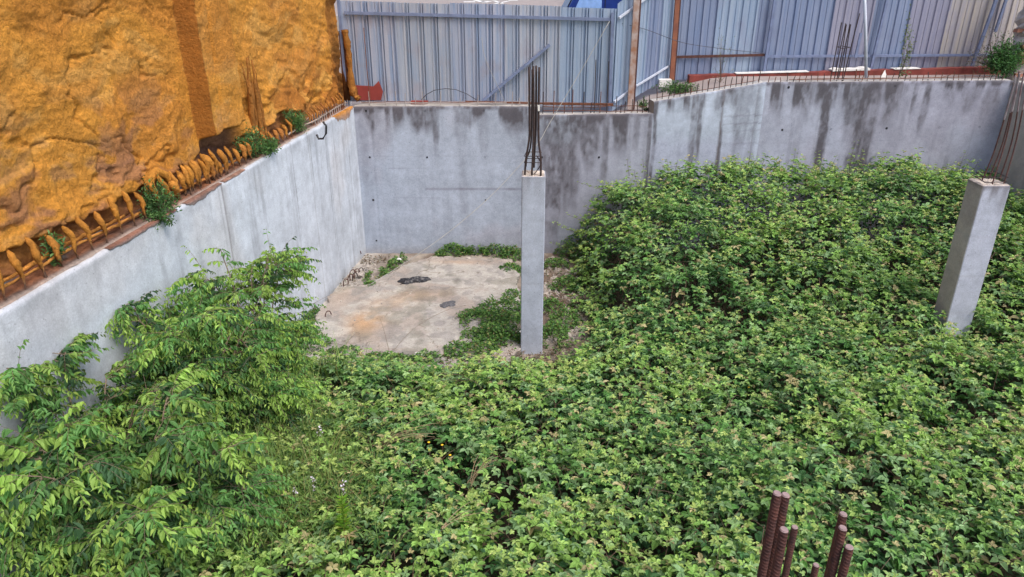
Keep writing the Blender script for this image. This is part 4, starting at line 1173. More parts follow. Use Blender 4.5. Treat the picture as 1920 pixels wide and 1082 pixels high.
# inner leaves: loose old foliage under the surface, coloured darker to paint shade into the gaps
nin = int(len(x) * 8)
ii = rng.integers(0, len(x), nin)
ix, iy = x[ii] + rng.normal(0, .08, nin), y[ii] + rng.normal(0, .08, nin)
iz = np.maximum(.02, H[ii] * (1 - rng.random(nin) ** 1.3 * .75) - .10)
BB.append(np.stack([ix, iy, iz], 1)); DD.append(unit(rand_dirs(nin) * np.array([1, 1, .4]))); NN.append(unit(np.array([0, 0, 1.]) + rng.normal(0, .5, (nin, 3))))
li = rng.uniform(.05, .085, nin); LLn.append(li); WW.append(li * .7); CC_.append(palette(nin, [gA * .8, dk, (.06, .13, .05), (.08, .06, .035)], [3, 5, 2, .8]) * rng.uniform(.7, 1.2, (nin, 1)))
thicket = tag(bpy.data.objects.new('bramble_thicket', None), 'dense waist-high bramble thicket filling the pit floor', kind='stuff')
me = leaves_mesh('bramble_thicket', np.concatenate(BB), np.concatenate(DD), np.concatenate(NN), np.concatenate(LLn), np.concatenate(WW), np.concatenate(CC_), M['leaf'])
bpy.data.objects.remove(thicket)
thicket = tag(link('bramble_thicket', me), 'dense waist-high bramble thicket filling the pit floor', kind='stuff')
n_leaf = sum(len(b) for b in BB)

# canes: thin arching stems through the thicket + tall sprays
def canes_mesh(paths, radii, name, mat, parent=None, sides=4):
    V, F = [], []; off = 0
    for pts, rad in zip(paths, radii):
        pts = np.asarray(pts); k = len(pts)
        tan = unit(np.gradient(pts, axis=0)); up = np.array([.2, .1, 1.0]); a = np.cross(tan, up); bad = np.linalg.norm(a, axis=1) < .05
        a[bad] = np.cross(tan[bad], np.array([1., 0, 0])); a = unit(a); b = np.cross(a, tan)
        rr2 = np.linspace(rad, rad * .45, k)[:, None]
        for j in range(sides):
            t = 2 * math.pi * j / sides; V.append(pts + (a * math.cos(t) + b * math.sin(t)) * rr2)
        # vertices are laid side by side
        for j in range(sides):
            j2 = (j + 1) % sides
            i = np.arange(k - 1)
            F.append(np.stack([off + j * k + i, off + j2 * k + i, off + j2 * k + i + 1, off + j * k + i + 1], 1))
        off += sides * k
    return np_mesh(name, np.concatenate(V), np.concatenate(F), mat, None, True)
paths, rads = [], []
idx = rng.choice(len(x), 1500, replace=False)
for i in idx:
    p = np.array([x[i], y[i], max(.02, H[i] * .35)]); a = rng.uniform(0, 6.28); L_ = rng.uniform(.5, 1.3)
    t = np.linspace(0, 1, 8)[:, None]
    hor = np.array([math.cos(a), math.sin(a), 0]) * L_ * .8
    q = p + hor * t + np.array([0, 0, 1]) * (H[i] * .68 * np.sin(t * 1.9) + .04 * np.sin(t * 3.1))
    q[:, 2] = np.minimum(q[:, 2], bh(q[:, 0], q[:, 1]) + .03)
    q[:, 2] = np.maximum(q[:, 2], .02)
    if (np.abs(q[:, 0] - .305).min() < .2 and np.abs(q[:, 1] - 10.3).min() < .2): continue
    if (q[:, 0] < LX(q[:, 1]) + .05).any() or (q[:, 1] > 14.3).any() or q[0, 0] > 9.6: continue
    paths.append(q); rads.append(rng.uniform(.003, .006))
tag(link('bramble_canes', canes_mesh(paths, rads, 'bramble_canes', M['cane'])), 'tangle of thin brown canes inside the bramble thicket', kind='stuff')

# tall sprays standing above the thicket against the back wall
def sprays(name, spots, label, col_young=.6, mat='leaf', kind='stuff', lsize=.06, dens_=1.0):
    BB, DD, NN, LL_, WW, CC = [], [], [], [], [], []
    paths, rads = [], []
    for (bx, by, bz, tx, ty, tz) in spots:
        p, q = np.array([bx, by, bz]), np.array([tx, ty, tz]); L_ = np.linalg.norm(q - p)
        k = 9; t = np.linspace(0, 1, k)[:, None]
        side = rand_dirs(1)[0] * np.array([1, 1, .2]) * L_ * .08
        pts = p + (q - p) * t + side * np.sin(t * 3.14)
        paths.append(pts); rads.append(.0045)
        nlv = max(4, int(L_ / .045 * dens_))
        for j in range(nlv):
            tt = (j + .7) / nlv; c_ = p + (q - p) * tt + side * math.sin(tt * 3.14)
            a = j * 2.4 + rng.uniform(-.3, .3); f = unit(np.array([math.cos(a), math.sin(a), .25]))
            up = unit(np.array([0, 0, 1.]) + rng.normal(0, .25, 3)); s = unit(np.cross(up, f))
            sz = lsize * (1.1 - .55 * tt) * rng.uniform(.8, 1.2)
            base_c = (np.array([.10, .20, .06]) * (1 - col_young) + np.array([.30, .38, .14]) * col_young) * rng.uniform(.7, 1.25)
            for an, sc in ((0, 1), (1.1, .85), (-1.1, .85)):
                BB.append(c_ + f * .03); DD.append(f * math.cos(an) + s * math.sin(an)); NN.append(up); LL_.append(sz * sc); WW.append(sz * sc * .62); CC.append(base_c)
    me = leaves_mesh(name, np.array(BB), np.array(DD), np.array(NN), np.array(LL_), np.array(WW), np.array(CC), M[mat])
    return me, canes_mesh(paths, rads, name + '_stem', M['cane'])
spots = []
for (px, py, yb, ln) in ((1304, 288, 14.1, .55), (1290, 300, 14.2, .4), (1330, 300, 13.9, .45), (1345, 300, 14.2, .4), (1380, 310, 14.0, .4), (1408, 285, 14.2, .45), (1436, 292, 14.3, .45), (1465, 290, 14.3, .5), (1492, 278, 14.2, .6), (1480, 300, 14.0, .4),
                         (1535, 282, 14.4, .5), (1541, 300, 14.2, .4), (1608, 262, 14.3, .75), (1620, 280, 14.2, .6), (1600, 290, 14.4, .45), (1680, 295, 14.4, .4), (1715, 300, 14.3, .4), (1745, 310, 14.4, .35), (1812, 282, 14.4, .6), (1822, 296, 14.4, .5), (1835, 300, 14.3, .4),
                         (1270, 300, 13.9, .4), (1205, 300, 13.9, .35), (1190, 320, 13.8, .3), (1250, 298, 14.0, .4), (1560, 305, 14.2, .35), (1655, 300, 14.3, .4), (1780, 312, 14.4, .3), (1415, 300, 14.0, .35), (1570, 290, 14.3, .35)):
    t_ = on_y(px, py, yb); spots.append((t_[0] + jit(.1), yb + jit(.05), t_[2] - ln, t_[0], yb, t_[2]))
# arching canes on the left flank of the thicket
for (ax, ay, bx2, by2, yb) in ((1150, 360, 1085, 342, 13.7), (1150, 385, 1140, 340, 13.5), (1110, 420, 1060, 400, 13.7), (1090, 440, 1036, 415, 13.9), (1120, 400, 1095, 385, 13.7), (1180, 330, 1176, 300, 13.9), (1075, 470, 1030, 455, 14.1)):
    a_, b_ = on_y(ax, ay, yb), on_y(bx2, by2, yb); spots.append((*a_, *b_))
me, ms_ = sprays('tall_sprays', spots, '', .62, lsize=.065)
tag(link('bramble_sprays', me), 'pale upright bramble shoots poking above the thicket before the back wall', kind='stuff')
tag(link('bramble_spray_stems', ms_), 'thin upright stems of the bramble shoots before the back wall', kind='stuff')
# near twigs arching over the slab from the thicket edge
tw = []
for (a, b, za, zb_) in (((740, 655), (800, 600), .55, .45), ((800, 600), (880, 572), .45, .12), ((640, 665), (668, 625), .7, .8), ((730, 660), (712, 595), .5, .7), ((545, 600), (640, 545), .8, .8), ((540, 640), (600, 600), .6, .5)):
    p, q = np.array(on_z(*a, za)), np.array(on_z(*b, zb_)); t = np.linspace(0, 1, 8)[:, None]
    tw.append(p + (q - p) * t + np.array([0, 0, .05]) * np.sin(t * 3.14))
tag(link('dry_twigs', canes_mesh(tw, [.004] * len(tw), 'dry_twigs', M['bark'])), 'bare thin twigs arching over the near edge of the slab', kind='stuff')
# ---- low ground cover on the slab edges and rubble --------------------------------
def cover(name, label, blobs, dens_, size, cols, wts, mat='weed_leaf'):
    """blobs: (cx, cy, rx, ry, h)"""
    BB, DD, NN, LL_, WW, CC = [], [], [], [], [], []
    for (cx, cy, rx, ry, h) in blobs:
        n = int(rx * ry * 3.14 * dens_)
        a = rng.uniform(0, 6.283, n); r = np.sqrt(rng.random(n))
        rag = .65 + .7 * vn(np.cos(a) * 2 + cx * 3, np.sin(a) * 2 + cy * 3, None, 5)
        px = cx + rx * r * np.cos(a) * rag; py = cy + ry * r * np.sin(a) * rag
        lump = fbm(px * 5, py * 5, 3, 77)
        pz = h * (1 - r ** 2) * rng.random(n) ** .5 * (.4 + 1.1 * lump) + .03
        keep = lump > .36
        px, py, pz = px[keep], py[keep], pz[keep]; n = len(px)
        BB.append(np.stack([px, py, pz], 1)); az = rng.uniform(0, 6.283, n)
        DD.append(np.stack([np.cos(az), np.sin(az), rng.normal(.15, .35, n)], 1)); NN.append(unit(np.array([0, 0, 1.]) + rng.normal(0, .4, (n, 3))))
        l_ = size * rng.uniform(.6, 1.4, n); LL_.append(l_); WW.append(l_ * .65); CC.append(palette(n, cols, wts) * rng.uniform(.65, 1.3, (n, 1)))
    me = leaves_mesh(name, np.concatenate(BB), np.concatenate(DD), np.concatenate(NN), np.concatenate(LL_), np.concatenate(WW), np.concatenate(CC), M[mat])
    return tag(link(name, me), label, kind='stuff')
def zb(px, py, rx, ry, h, z=0): a = on_z(px, py, z); return (a[0], a[1], rx, ry, h)
gcols = [(.06, .15, .04), (.11, .23, .05), (.17, .29, .07), (.22, .19, .08)]
cover('ground_cover', 'low green weeds creeping over rubble round the slim column and along the walls', [
    zb(850, 478, .42, .2, .22), zb(890, 476, .35, .2, .20), zb(930, 478, .4, .2, .24), zb(965, 482, .35, .25, .2), zb(830, 486, .2, .12, .12), zb(955, 510, .25, .3, .12),
    zb(740, 500, .18, .3, .14), zb(708, 520, .22, .3, .16), zb(695, 540, .15, .2, .1), zb(755, 490, .1, .1, .15), zb(560, 618, .22, .4, .3), zb(548, 640, .3, .3, .35), zb(580, 600, .15, .35, .18), zb(592, 632, .12, .25, .12),
    zb(960, 560, .25, .2, .16), zb(945, 590, .5, .35, .34), zb(912, 612, .45, .35, .32), zb(960, 625, .5, .4, .38), zb(885, 598, .3, .2, .16), zb(935, 650, .55, .35, .34), zb(900, 640, .35, .3, .25), zb(880, 672, .5, .3, .25), zb(800, 685, .4, .2, .2), zb(650, 672, .4, .22, .2), zb(720, 684, .5, .2, .2), zb(590, 655, .3, .3, .3), zb(1040, 500, .25, .3, .15), zb(1060, 540, .3, .3, .2), zb(1035, 580, .2, .25, .2),
    zb(1040, 640, .3, .4, .3), zb(1080, 480, .4, .35, .45), zb(1050, 466, .3, .25, .3), zb(1060, 610, .3, .3, .3), zb(835, 500, .06, .2, .06), zb(815, 515, .05, .12, .05)],
    2900, .042, gcols, [3, 4, 2, .8])
# straggly mix round the column foot: drier, browner
cover('ground_litter', 'brown leaf litter and dry stems around the foot of the slim column', [
    zb(1050, 520, .5, .6, .06), zb(1045, 580, .5, .6, .06), zb(940, 640, .6, .5, .08), zb(1040, 680, .6, .5, .12), zb(980, 690, .7, .35, .2), zb(900, 700, .7, .3, .3), zb(640, 520, .3, .7, .03), zb(700, 490, .3, .3, .03)],
    700, .035, [(.16, .11, .08), (.24, .18, .13), (.10, .07, .05), (.12, .16, .06)], [3, 2, 2, 1])

# ---- saplings ----------------------------------------------------------------------
def sapling(base, h, spread, nsh, seed, label, gold=.4, leaf=.078, lean=(0, 0), low=.12, cat='tree', keepf=None):
    rs = np.random.default_rng(seed)
    root = empty('sapling', base, label, cat)
    paths, rads = [], []; tips = []
    b = np.zeros(3)
    nlimb = 9
    for i in range(nlimb):
        a = i * 2.4 + rs.uniform(-.3, .3); el = rs.uniform(.35, 1.0)
        out = spread * rs.uniform(.55, 1.0) * (1.25 - el * .55); top = h * (.35 + .62 * el)
        t = np.linspace(0, 1, 12)[:, None]
        hor = np.array([math.cos(a) * out + lean[0], math.sin(a) * out + lean[1], 0])
        q = b + hor * t ** 1.25 + np.array([0, 0, 1]) * top * (1 - (1 - t) ** 1.7) + rs.normal(0, .012, (12, 3)) * t
        q[:, 0] = np.maximum(q[:, 0], LX(q[:, 1] + base[1]) + .12 - base[0])
        paths.append(q); rads.append(.012 * (h / 2.4))
        # secondary branches
        for j in range(7):
            tt = rs.uniform(.25, 1.0); p = q[int(tt * 11)]; a2 = a + rs.normal(0, 1.0); L_ = rs.uniform(.25, .6) * spread * .75
            d2 = unit(np.array([math.cos(a2), math.sin(a2), rs.uniform(.0, .7)])); tq = np.linspace(0, 1, 6)[:, None]
            q2 = p + d2 * L_ * tq + np.array([0, 0, -1]) * .12 * L_ * tq ** 2
            paths.append(q2); rads.append(.005); tips.append((q2, L_))
        tips.append((q[5:], 1)); tips.append((q[7:], 1))
    BB, DD, NN, LL_, WW, CC = [], [], [], [], [], []
    for s_ in range(nsh):
        q2, _ = tips[rs.integers(len(tips))]; p = q2[rs.integers(1, len(q2))]
        if p[2] < low * h: continue
        rad_out = p[:2] / (np.linalg.norm(p[:2]) + .05)
        a = math.atan2(rad_out[1], rad_out[0]) + rs.normal(0, .9)
        L_ = rs.uniform(.20, .48) * (.8 + .3 * spread)
        d0 = unit(np.array([math.cos(a), math.sin(a), rs.uniform(-.05, .65)]))
        whip = s_ % 28 == 0 and p[2] > .55 * h
        if whip: d0 = unit(np.array([math.cos(a) * .5, math.sin(a) * .5, 1.1])); L_ = rs.uniform(.45, .75)
        k = 12; t = np.linspace(0, 1, k)[:, None]
        pts = p + d0 * L_ * t - np.array([0, 0, 1]) * L_ * .42 * t ** 2
        w_ = np.array(base) + pts
        if w_[-1, 0] < LX(w_[-1, 1]) + .08:
            d0[0] = abs(d0[0]) * .4; pts = p + d0 * L_ * t - np.array([0, 0, 1]) * L_ * .42 * t ** 2; w_ = np.array(base) + pts
        if w_[-1, 0] < LX(w_[-1, 1]) + .08 or (pts[-1, 2] > h * 1.08 and not whip): continue
        if keepf is not None and not keepf(w_[-1]): continue
        paths.append(pts[::3]); rads.append(.0028)
        tan = unit(np.gradient(pts, axis=0)); sd2 = unit(np.cross(tan, np.array([0, 0, 1.])))
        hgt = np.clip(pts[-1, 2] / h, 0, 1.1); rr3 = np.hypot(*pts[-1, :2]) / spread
        outer = np.clip(.55 * hgt + .5 * rr3 - .25, 0, 1)  # drives leaf tone: shade inside the crown is put into the colour
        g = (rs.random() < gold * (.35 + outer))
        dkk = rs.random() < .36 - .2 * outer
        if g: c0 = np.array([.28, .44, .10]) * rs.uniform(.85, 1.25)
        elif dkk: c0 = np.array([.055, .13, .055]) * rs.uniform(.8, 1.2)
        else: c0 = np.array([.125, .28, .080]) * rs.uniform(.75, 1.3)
        for i in range(1, k):
            for sgn in (-1, 1):
                if rs.random() < (.4 if whip else .18): continue
                l_ = leaf * (.75 + .5 * math.sin(math.pi * min(1, i / k + .15))) * rs.uniform(.8, 1.2)
                dd_ = sd2[i] * sgn * .8 + tan[i] * rs.uniform(.2, .8) - np.array([0, 0, 1]) * rs.uniform(.1, 1.3) + rs.normal(0, .28, 3)
                nn_ = np.array([0, 0, 1.]) + sd2[i] * sgn * .5 + rs.normal(0, .45, 3)
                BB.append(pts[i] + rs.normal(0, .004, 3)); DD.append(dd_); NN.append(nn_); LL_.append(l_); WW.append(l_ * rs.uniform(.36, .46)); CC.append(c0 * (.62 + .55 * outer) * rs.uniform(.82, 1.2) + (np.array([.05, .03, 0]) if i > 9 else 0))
    me = canes_mesh(paths, rads, 'branches', M['bark'], sides=5)
    link('trunk', me, root)
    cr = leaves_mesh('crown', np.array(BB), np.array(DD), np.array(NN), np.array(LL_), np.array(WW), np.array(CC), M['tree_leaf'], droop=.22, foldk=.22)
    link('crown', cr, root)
    return len(BB)
nt_ = 0
nt_ += sapling((-3.15, 8.0, .02), 2.5, .80, 620, 1, 'leafy sapling farthest back, its thin top shoots showing against the left concrete wall', .45, .060, lean=(-.10, .25))
nt_ += sapling((-3.40, 6.9, .02), 2.65, .85, 880, 2, 'dense bushy sapling in the middle of the left clump, close to the wall', .40, .060, lean=(.0, .1))
nt_ += sapling((-3.05, 7.1, .02), 1.9, .62, 420, 3, 'low spreading sapling on the right side of the left clump, nearest the slab', .42, .062, lean=(.05, .15))
nt_ += sapling((-3.25, 5.1, .02), 2.25, .92, 760, 4, 'nearest sapling in the lower left corner with larger drooping leaves', .42, .078, lean=(-.1, .0))
nt_ += sapling((-2.80, 5.3, .02), 1.45, .62, 560, 5, 'small dark green sapling low in front, right of the nearest sapling', .18, .060, lean=(.05, .0))
nt_ += sapling((-3.85, 5.7, .02), 2.75, .80, 560, 6, 'slim sapling pressed against the left wall at the left edge', .42, .068, lean=(.0, .0))
nt_ += sapling((-4.0, 5.1, .02), 2.3, .80, 720, 8, 'leafy sapling at the bottom left corner of the view, partly cut off by the frame', .3, .075, lean=(.0, .0))

nt_ += sapling((-3.72, 6.35, .02), 2.15, .72, 620, 9, 'short leafy sapling filling the gap against the left wall behind the nearest ones', .3, .064, lean=(.0, .0))
# ---- grass tufts --------------------------------------------------------------------
gx_, gy_ = [], []
for (px, py, r, n_) in ((470, 760, .35, 60), (520, 790, .4, 80), (470, 830, .4, 70), (560, 860, .35, 60), (500, 900, .3, 40), (610, 720, .2, 20), (560, 920, .3, 50), (420, 880, .3, 40), (480, 960, .4, 60), (540, 1020, .4, 50), (620, 960, .3, 40), (450, 1050, .3, 40)):
    c_ = on_z(px, py, .5)
    for _ in range(n_): gx_.append(c_[0] + rng.normal(0, r * 1.0)); gy_.append(c_[1] + rng.normal(0, r * 1.0))
V, F, C = [], [], []
for i, (a, b) in enumerate(zip(gx_, gy_)):
    hz = float(bh(np.array([a]), np.array([b]))[0])
    for _ in range(5):
        L_ = rng.uniform(.25, .50); an = rng.uniform(0, 6.28); w = rng.uniform(.005, .009); cr_ = rng.uniform(.3, .8)
        base_z = max(.05, hz * .85); col = palette(1, [(.12, .22, .05), (.2, .28, .07), (.28, .27, .11)], [3, 3, 1])[0] * rng.uniform(.8, 1.2)
        hx, hy = math.cos(an), math.sin(an); o_ = len(V)
        for k in range(5):
            t = k / 4; c_ = np.array([a + hx * L_ * cr_ * t * t, b + hy * L_ * cr_ * t * t, base_z + L_ * (t - .35 * cr_ * t * t)])
            wv = np.array([-hy, hx, 0]) * w * (1 - t * .9)
            V += [c_ - wv, c_ + wv]; C += [col, col]
        for k in range(4): F.append((o_ + 2 * k, o_ + 2 * k + 1, o_ + 2 * k + 3, o_ + 2 * k + 2))
tag(link('long_grass', np_mesh('long_grass', np.array(V), np.array(F), M['weed_leaf'], np.array(C), True)), 'long arching grass blades between the saplings and the brambles', kind='stuff')

nmx = 9000; cx_ = []
pc = [on_z(px, py, .6)[:2] for px, py in ((520, 720), (560, 760), (470, 800), (560, 840), (620, 900), (520, 900), (600, 980), (520, 1000), (640, 1040), (460, 940), (690, 960), (660, 860))]
k_ = rng.integers(0, len(pc), nmx); mx_ = np.array(pc)[k_] + rng.normal(0, .22, (nmx, 2))
mh = bh(mx_[:, 0], mx_[:, 1]); tuft = vn(mx_[:, 0] * 6, mx_[:, 1] * 6, None, 91)
Bm = np.stack([mx_[:, 0], mx_[:, 1], np.maximum(.05, mh - .05 + tuft * .22 * rng.random(nmx))], 1); az = rng.uniform(0, 6.28, nmx)
lm = rng.uniform(.03, .075, nmx)
me = leaves_mesh('mixed_weeds', Bm, np.stack([np.cos(az), np.sin(az), rng.normal(.35, .4, nmx)], 1), np.array([0, 0, 1.]) + rng.normal(0, .4, (nmx, 3)), lm, lm * rng.uniform(.2, .42, nmx),
    palette(nmx, [(.13, .24, .06), (.20, .33, .08), (.28, .34, .11), (.09, .17, .06), (.24, .19, .09)], [3, 3, 2, 2, .8]) * rng.uniform(.75, 1.2, (nmx, 1)), M['weed_leaf'])
tag(link('mixed_weeds', me), 'loose mix of narrow-leaved weeds between the saplings and the brambles', kind='stuff')
# ---- weed clumps on the walls --------------------------------------------------------
def clump(name, label, c, r, n, size, cols, wts, cat='plant', stems=12, group=None, hang=0, upright=0):
    root = empty(name, tuple(c), label, cat, group)
    paths, rads = [], []; BB, DD = [], []
    pl_ = []
    for i in range(stems):
        d_ = rand_dirs(1)[0]; d_[2] = abs(d_[2]) * (1 + upright) + .1 if not hang else d_[2] - hang * .2
        e_ = d_ * np.array(r) * rng.uniform(.6, 1.05); t = np.linspace(0, 1, 6)[:, None]
        q = e_ * t + np.array([0, 0, 1]) * .08 * np.sin(t * 3) * r[2]
        paths.append(q); rads.append(.004); pl_.append(e_)
    pl_ = np.array(pl_)
    k = rng.integers(0, stems, n); t = rng.random(n) ** .55
    B_ = pl_[k] * t[:, None] + rng.normal(0, .16, (n, 3)) * np.array(r)
    D_ = unit(pl_[k]) * .6 + rng.normal(0, .6, (n, 3)); N_2 = np.array([0, 0, 1.]) + rng.normal(0, .5, (n, 3))
    l_ = size * rng.uniform(.6, 1.4, n)
    link('stems', canes_mesh(paths, rads, 'stems', M['cane']), root)
    me = leaves_mesh('foliage', B_, D_, N_2, l_, l_ * .5, palette(n, cols, wts) * rng.uniform(.7, 1.3, (n, 1)), M['weed_leaf'])
    link('foliage', me, root); return root
wg = [(.06, .15, .045), (.09, .20, .055), (.14, .26, .08), (.04, .10, .035)]
clump('wall_weed', 'round bushy weed growing on the left wall top between thin and thick foam-caked bars', Vector(lw(8.0, 3.06, -.08)), (.20, .22, .30), 1500, .032, wg, [3, 3, 2, 2], stems=26)
clump('wall_weed', 'small tuft hanging over the left wall edge below the round bushy weed', Vector(lw(7.85, 3.0, .0)), (.14, .14, .16), 500, .03, wg, [3, 3, 1, 2], stems=14, hang=1)
clump('wall_weed', 'spreading weed around the foot of the tall foam-caked bundle', Vector(lw(10.45, 3.1, -.14)), (.22, .32, .30), 1300, .034, wg, [3, 3, 3, 1], stems=24)
clump('wall_weed', 'trailing weed lying on the wall edge in front of the tall foam-caked bundle', Vector(lw(10.75, 3.04, -.03)), (.16, .3, .16), 1000, .034, wg, [2, 3, 3, 1], stems=20)
clump('wall_weed', 'feathery green weed on the left wall beside the black hose', Vector(lw(11.95, 3.12, -.12)), (.20, .26, .28), 1400, .03, wg, [2, 3, 3, 1], stems=24)
clump('wall_weed', 'spiky grass weed among the thin foam-caked bars near the left edge', Vector(lw(6.45, 3.08, -.2)), (.10, .16, .24), 260, .05, wg, [2, 3, 3, 1], stems=14)
clump('wall_weed', 'little weed at the extreme left end of the wall top', Vector(lw(5.45, 3.04, -.2)), (.08, .1, .10), 200, .03, wg, [2, 3, 3, 1], stems=8)
clump('street_weed', 'wide low green weed behind the angled wall by the orange post', Vector(on_y(1268, 172, 15.3)), (.46, .25, .20), 1600, .035, wg, [3, 3, 2, 2], stems=30)
clump('street_weed', 'small weed at the foot of the weathered tall post', Vector(on_y(1208, 200, 14.8)), (.14, .12, .18), 350, .03, wg, [3, 3, 3, 1], stems=12)
clump('street_weed', 'tall spindly pale weed before the lilac fence right of the galvanised pole', Vector(on_y(1686, 145, 15.5)), (.16, .12, .58), 260, .045, [(.16, .22, .10), (.26, .28, .16)], [2, 1], stems=9, upright=2)
clump('street_weed', 'thin wispy weed before the blue fence left of the first fence post', Vector(on_y(1350, 155, 15.6)), (.25, .12, .42), 90, .03, [(.16, .22, .10), (.26, .28, .16)], [2, 1], stems=10, upright=2)
clump('corner_bush', 'dark bush with bright green leaves filling the far right corner by the brick pier', Vector(on_y(1880, 132, 15.55)), (.42, .3, .60), 2600, .05, [(.05, .12, .04), (.08, .2, .06), (.12, .26, .09)], [3, 3, 2], stems=30)
clump('corner_bush', 'bare grey-brown twiggy shrub left of the corner bush', Vector(on_y(1858, 128, 15.75)), (.55, .3, .72), 1500, .028, [(.12, .11, .08), (.09, .12, .06)], [2, 1], stems=70)

# ---- flowers and weeds in the thicket ---------------------------------------------------
def surf(px, py, add=0):
    z = .6
    for _ in range(6):
        a = on_z(px, py, z); z = float(bh(np.array([a[0]]), np.array([a[1]]))[0]) + add
    a = on_z(px, py, z); return Vector(a)
for (px, py, lb) in ((600, 808, 'white flower spike farthest back among the brambles right of the saplings'), (588, 906, 'white flower spike in the middle of the grassy patch'), (643, 914, 'white flower spike directly above the bright green weed'), (552, 918, 'smallest white flower head, left of the other white spikes')):
    p = surf(px, py, .12); fl = empty('white_wildflower', tuple(p - Vector((0, 0, .45))), lb, 'flower', 'white flower spikes in the undergrowth')
    m = MB(); m.tube([p - Vector((0, 0, .45)), p + Vector((0, 0, .05))], .004, 5); m.build('stem', M['cane'], fl)
    m = MB()
    small = 'smallest' in lb
    for k in range(8 if small else 22):
        c_ = p + Vector((jit(.022), jit(.022), random.uniform(-.09, .07) * (.35 if small else 1)))
        d_ = Vector(rand_dirs(1)[0]); e_ = d_.orthogonal().normalized(); s = .016
        m.add([c_, c_ + (d_ + e_ * .5) * s, c_ + d_ * s * 1.5, c_ + (d_ - e_ * .5) * s], [(0, 1, 2, 3)])
    tag(m.build('petals', M['petal'], fl), kind='stuff')
for (px, py, lb) in ((804, 829, 'left upper yellow flower in the dark hollow of the brambles'), (806, 843, 'left lower yellow flower in the dark hollow of the brambles'), (829, 834, 'right upper yellow flower in the dark hollow of the brambles'), (844, 853, 'lowest right yellow flower in the dark hollow of the brambles'), (1404, 726, 'yellow flower deep among the brambles in the right half')):
    p = surf(px, py, .06); fl = empty('yellow_wildflower', tuple(p - Vector((0, 0, .3))), lb, 'flower', 'yellow flowers in the brambles')
    m = MB(); m.tube([p - Vector((0, 0, .3)), p], .003, 5); m.build('stem', M['cane'], fl)
    m = MB(); n = 8; m.add([p + Vector((0, 0, .004))] + [p + Vector((math.cos(t) * .018 * (1 if k % 2 else .7), math.sin(t) * .018 * (1 if k % 2 else .7), 0)) for k, t in enumerate([6.283 * j / 16 for j in range(16)])], [(0, k + 1, (k + 1) % 16 + 1) for k in range(16)])
    tag(m.build('petals', M['yellow'], fl), kind='stuff')
# bright upright weed
p = surf(645, 1000, 0)
tw_ = empty('tall_weed', (p.x, p.y, .02), 'bright yellow-green upright weed with narrow leaves, low in the middle left', 'plant')
topz = p.z + .42
m = MB(); m.tube([(p.x, p.y, .05), (p.x + .02, p.y, topz)], .006, 6); m.build('stem', M['weed_leaf'], tw_, col=np.tile([.2, .32, .05], (12, 1)))
n = 150; t = rng.random(n); az = rng.uniform(0, 6.28, n)
Bp = np.stack([t * .02, t * 0, p.z - .15 + t * (topz - p.z + .15)], 1) - np.array([0, 0, .02]); Dp = np.stack([np.cos(az), np.sin(az), np.full(n, .8)], 1)
link('foliage', leaves_mesh('foliage', Bp, Dp, np.tile([0, 0, 1.], (n, 1)) + rng.normal(0, .3, (n, 3)), .10 * (1.2 - .6 * t), np.full(n, .016), palette(n, [(.17, .36, .035), (.26, .42, .05), (.36, .36, .08)], [4, 3, 1]), M['weed_leaf']), tw_)
# pale dead leaves at its foot
p2 = surf(650, 1005, .05)
n = 18; az = rng.uniform(0, 6.28, n)
dl = empty('withered_weed', tuple(p2), 'withered straw-coloured leaves below the bright green weed', 'plant')
link('foliage', leaves_mesh('foliage', rng.normal(0, .02, (n, 3)), np.stack([np.cos(az), np.sin(az), rng.normal(0, .3, n)], 1), np.tile([0, 0, 1.], (n, 1)), rng.uniform(.05, .12, n), np.full(n, .014), palette(n, [(.40, .33, .17), (.32, .24, .13)], [1, 1]), M['weed_leaf']), dl)
# dry stalks
def dry(label, a, b, n_, spread=.25):
    p, q = surf(*a, .03), surf(*b, .08); rt = empty('dry_stalks', tuple(p), label, 'dead plant')
    pths = []
    for k in range(n_):
        s = np.array(p) * 0 + rng.normal(0, spread * .25, 3) * np.array([1, 1, .2]); e2 = np.array(q - p) + rng.normal(0, spread, 3) * np.array([1, 1, .25])
        t = np.linspace(0, 1, 7)[:, None]; pths.append(s + (e2 - s) * t + np.array([0, 0, .06]) * np.sin(t * 3.14))
    link('stems', canes_mesh(pths, [.0045] * n_, 'stems', M['dry']), rt)
dry('fan of tan dry stalks lying on the brambles in the lower middle', (880, 905), (905, 858), 9, .10)
dry('pale dry stalks over the brambles below the tan fan', (830, 990), (900, 970), 5, .08)
dry('grey dead twigs in the hollow left of the yellow flowers', (710, 840), (800, 815), 12, .18)
dry('loose dead stalk on the thicket in the upper middle', (1265, 480), (1310, 500), 3, .05)
dry('short pale dead stalk beneath the tops of the far brambles', (1313, 455), (1318, 485), 2, .03)

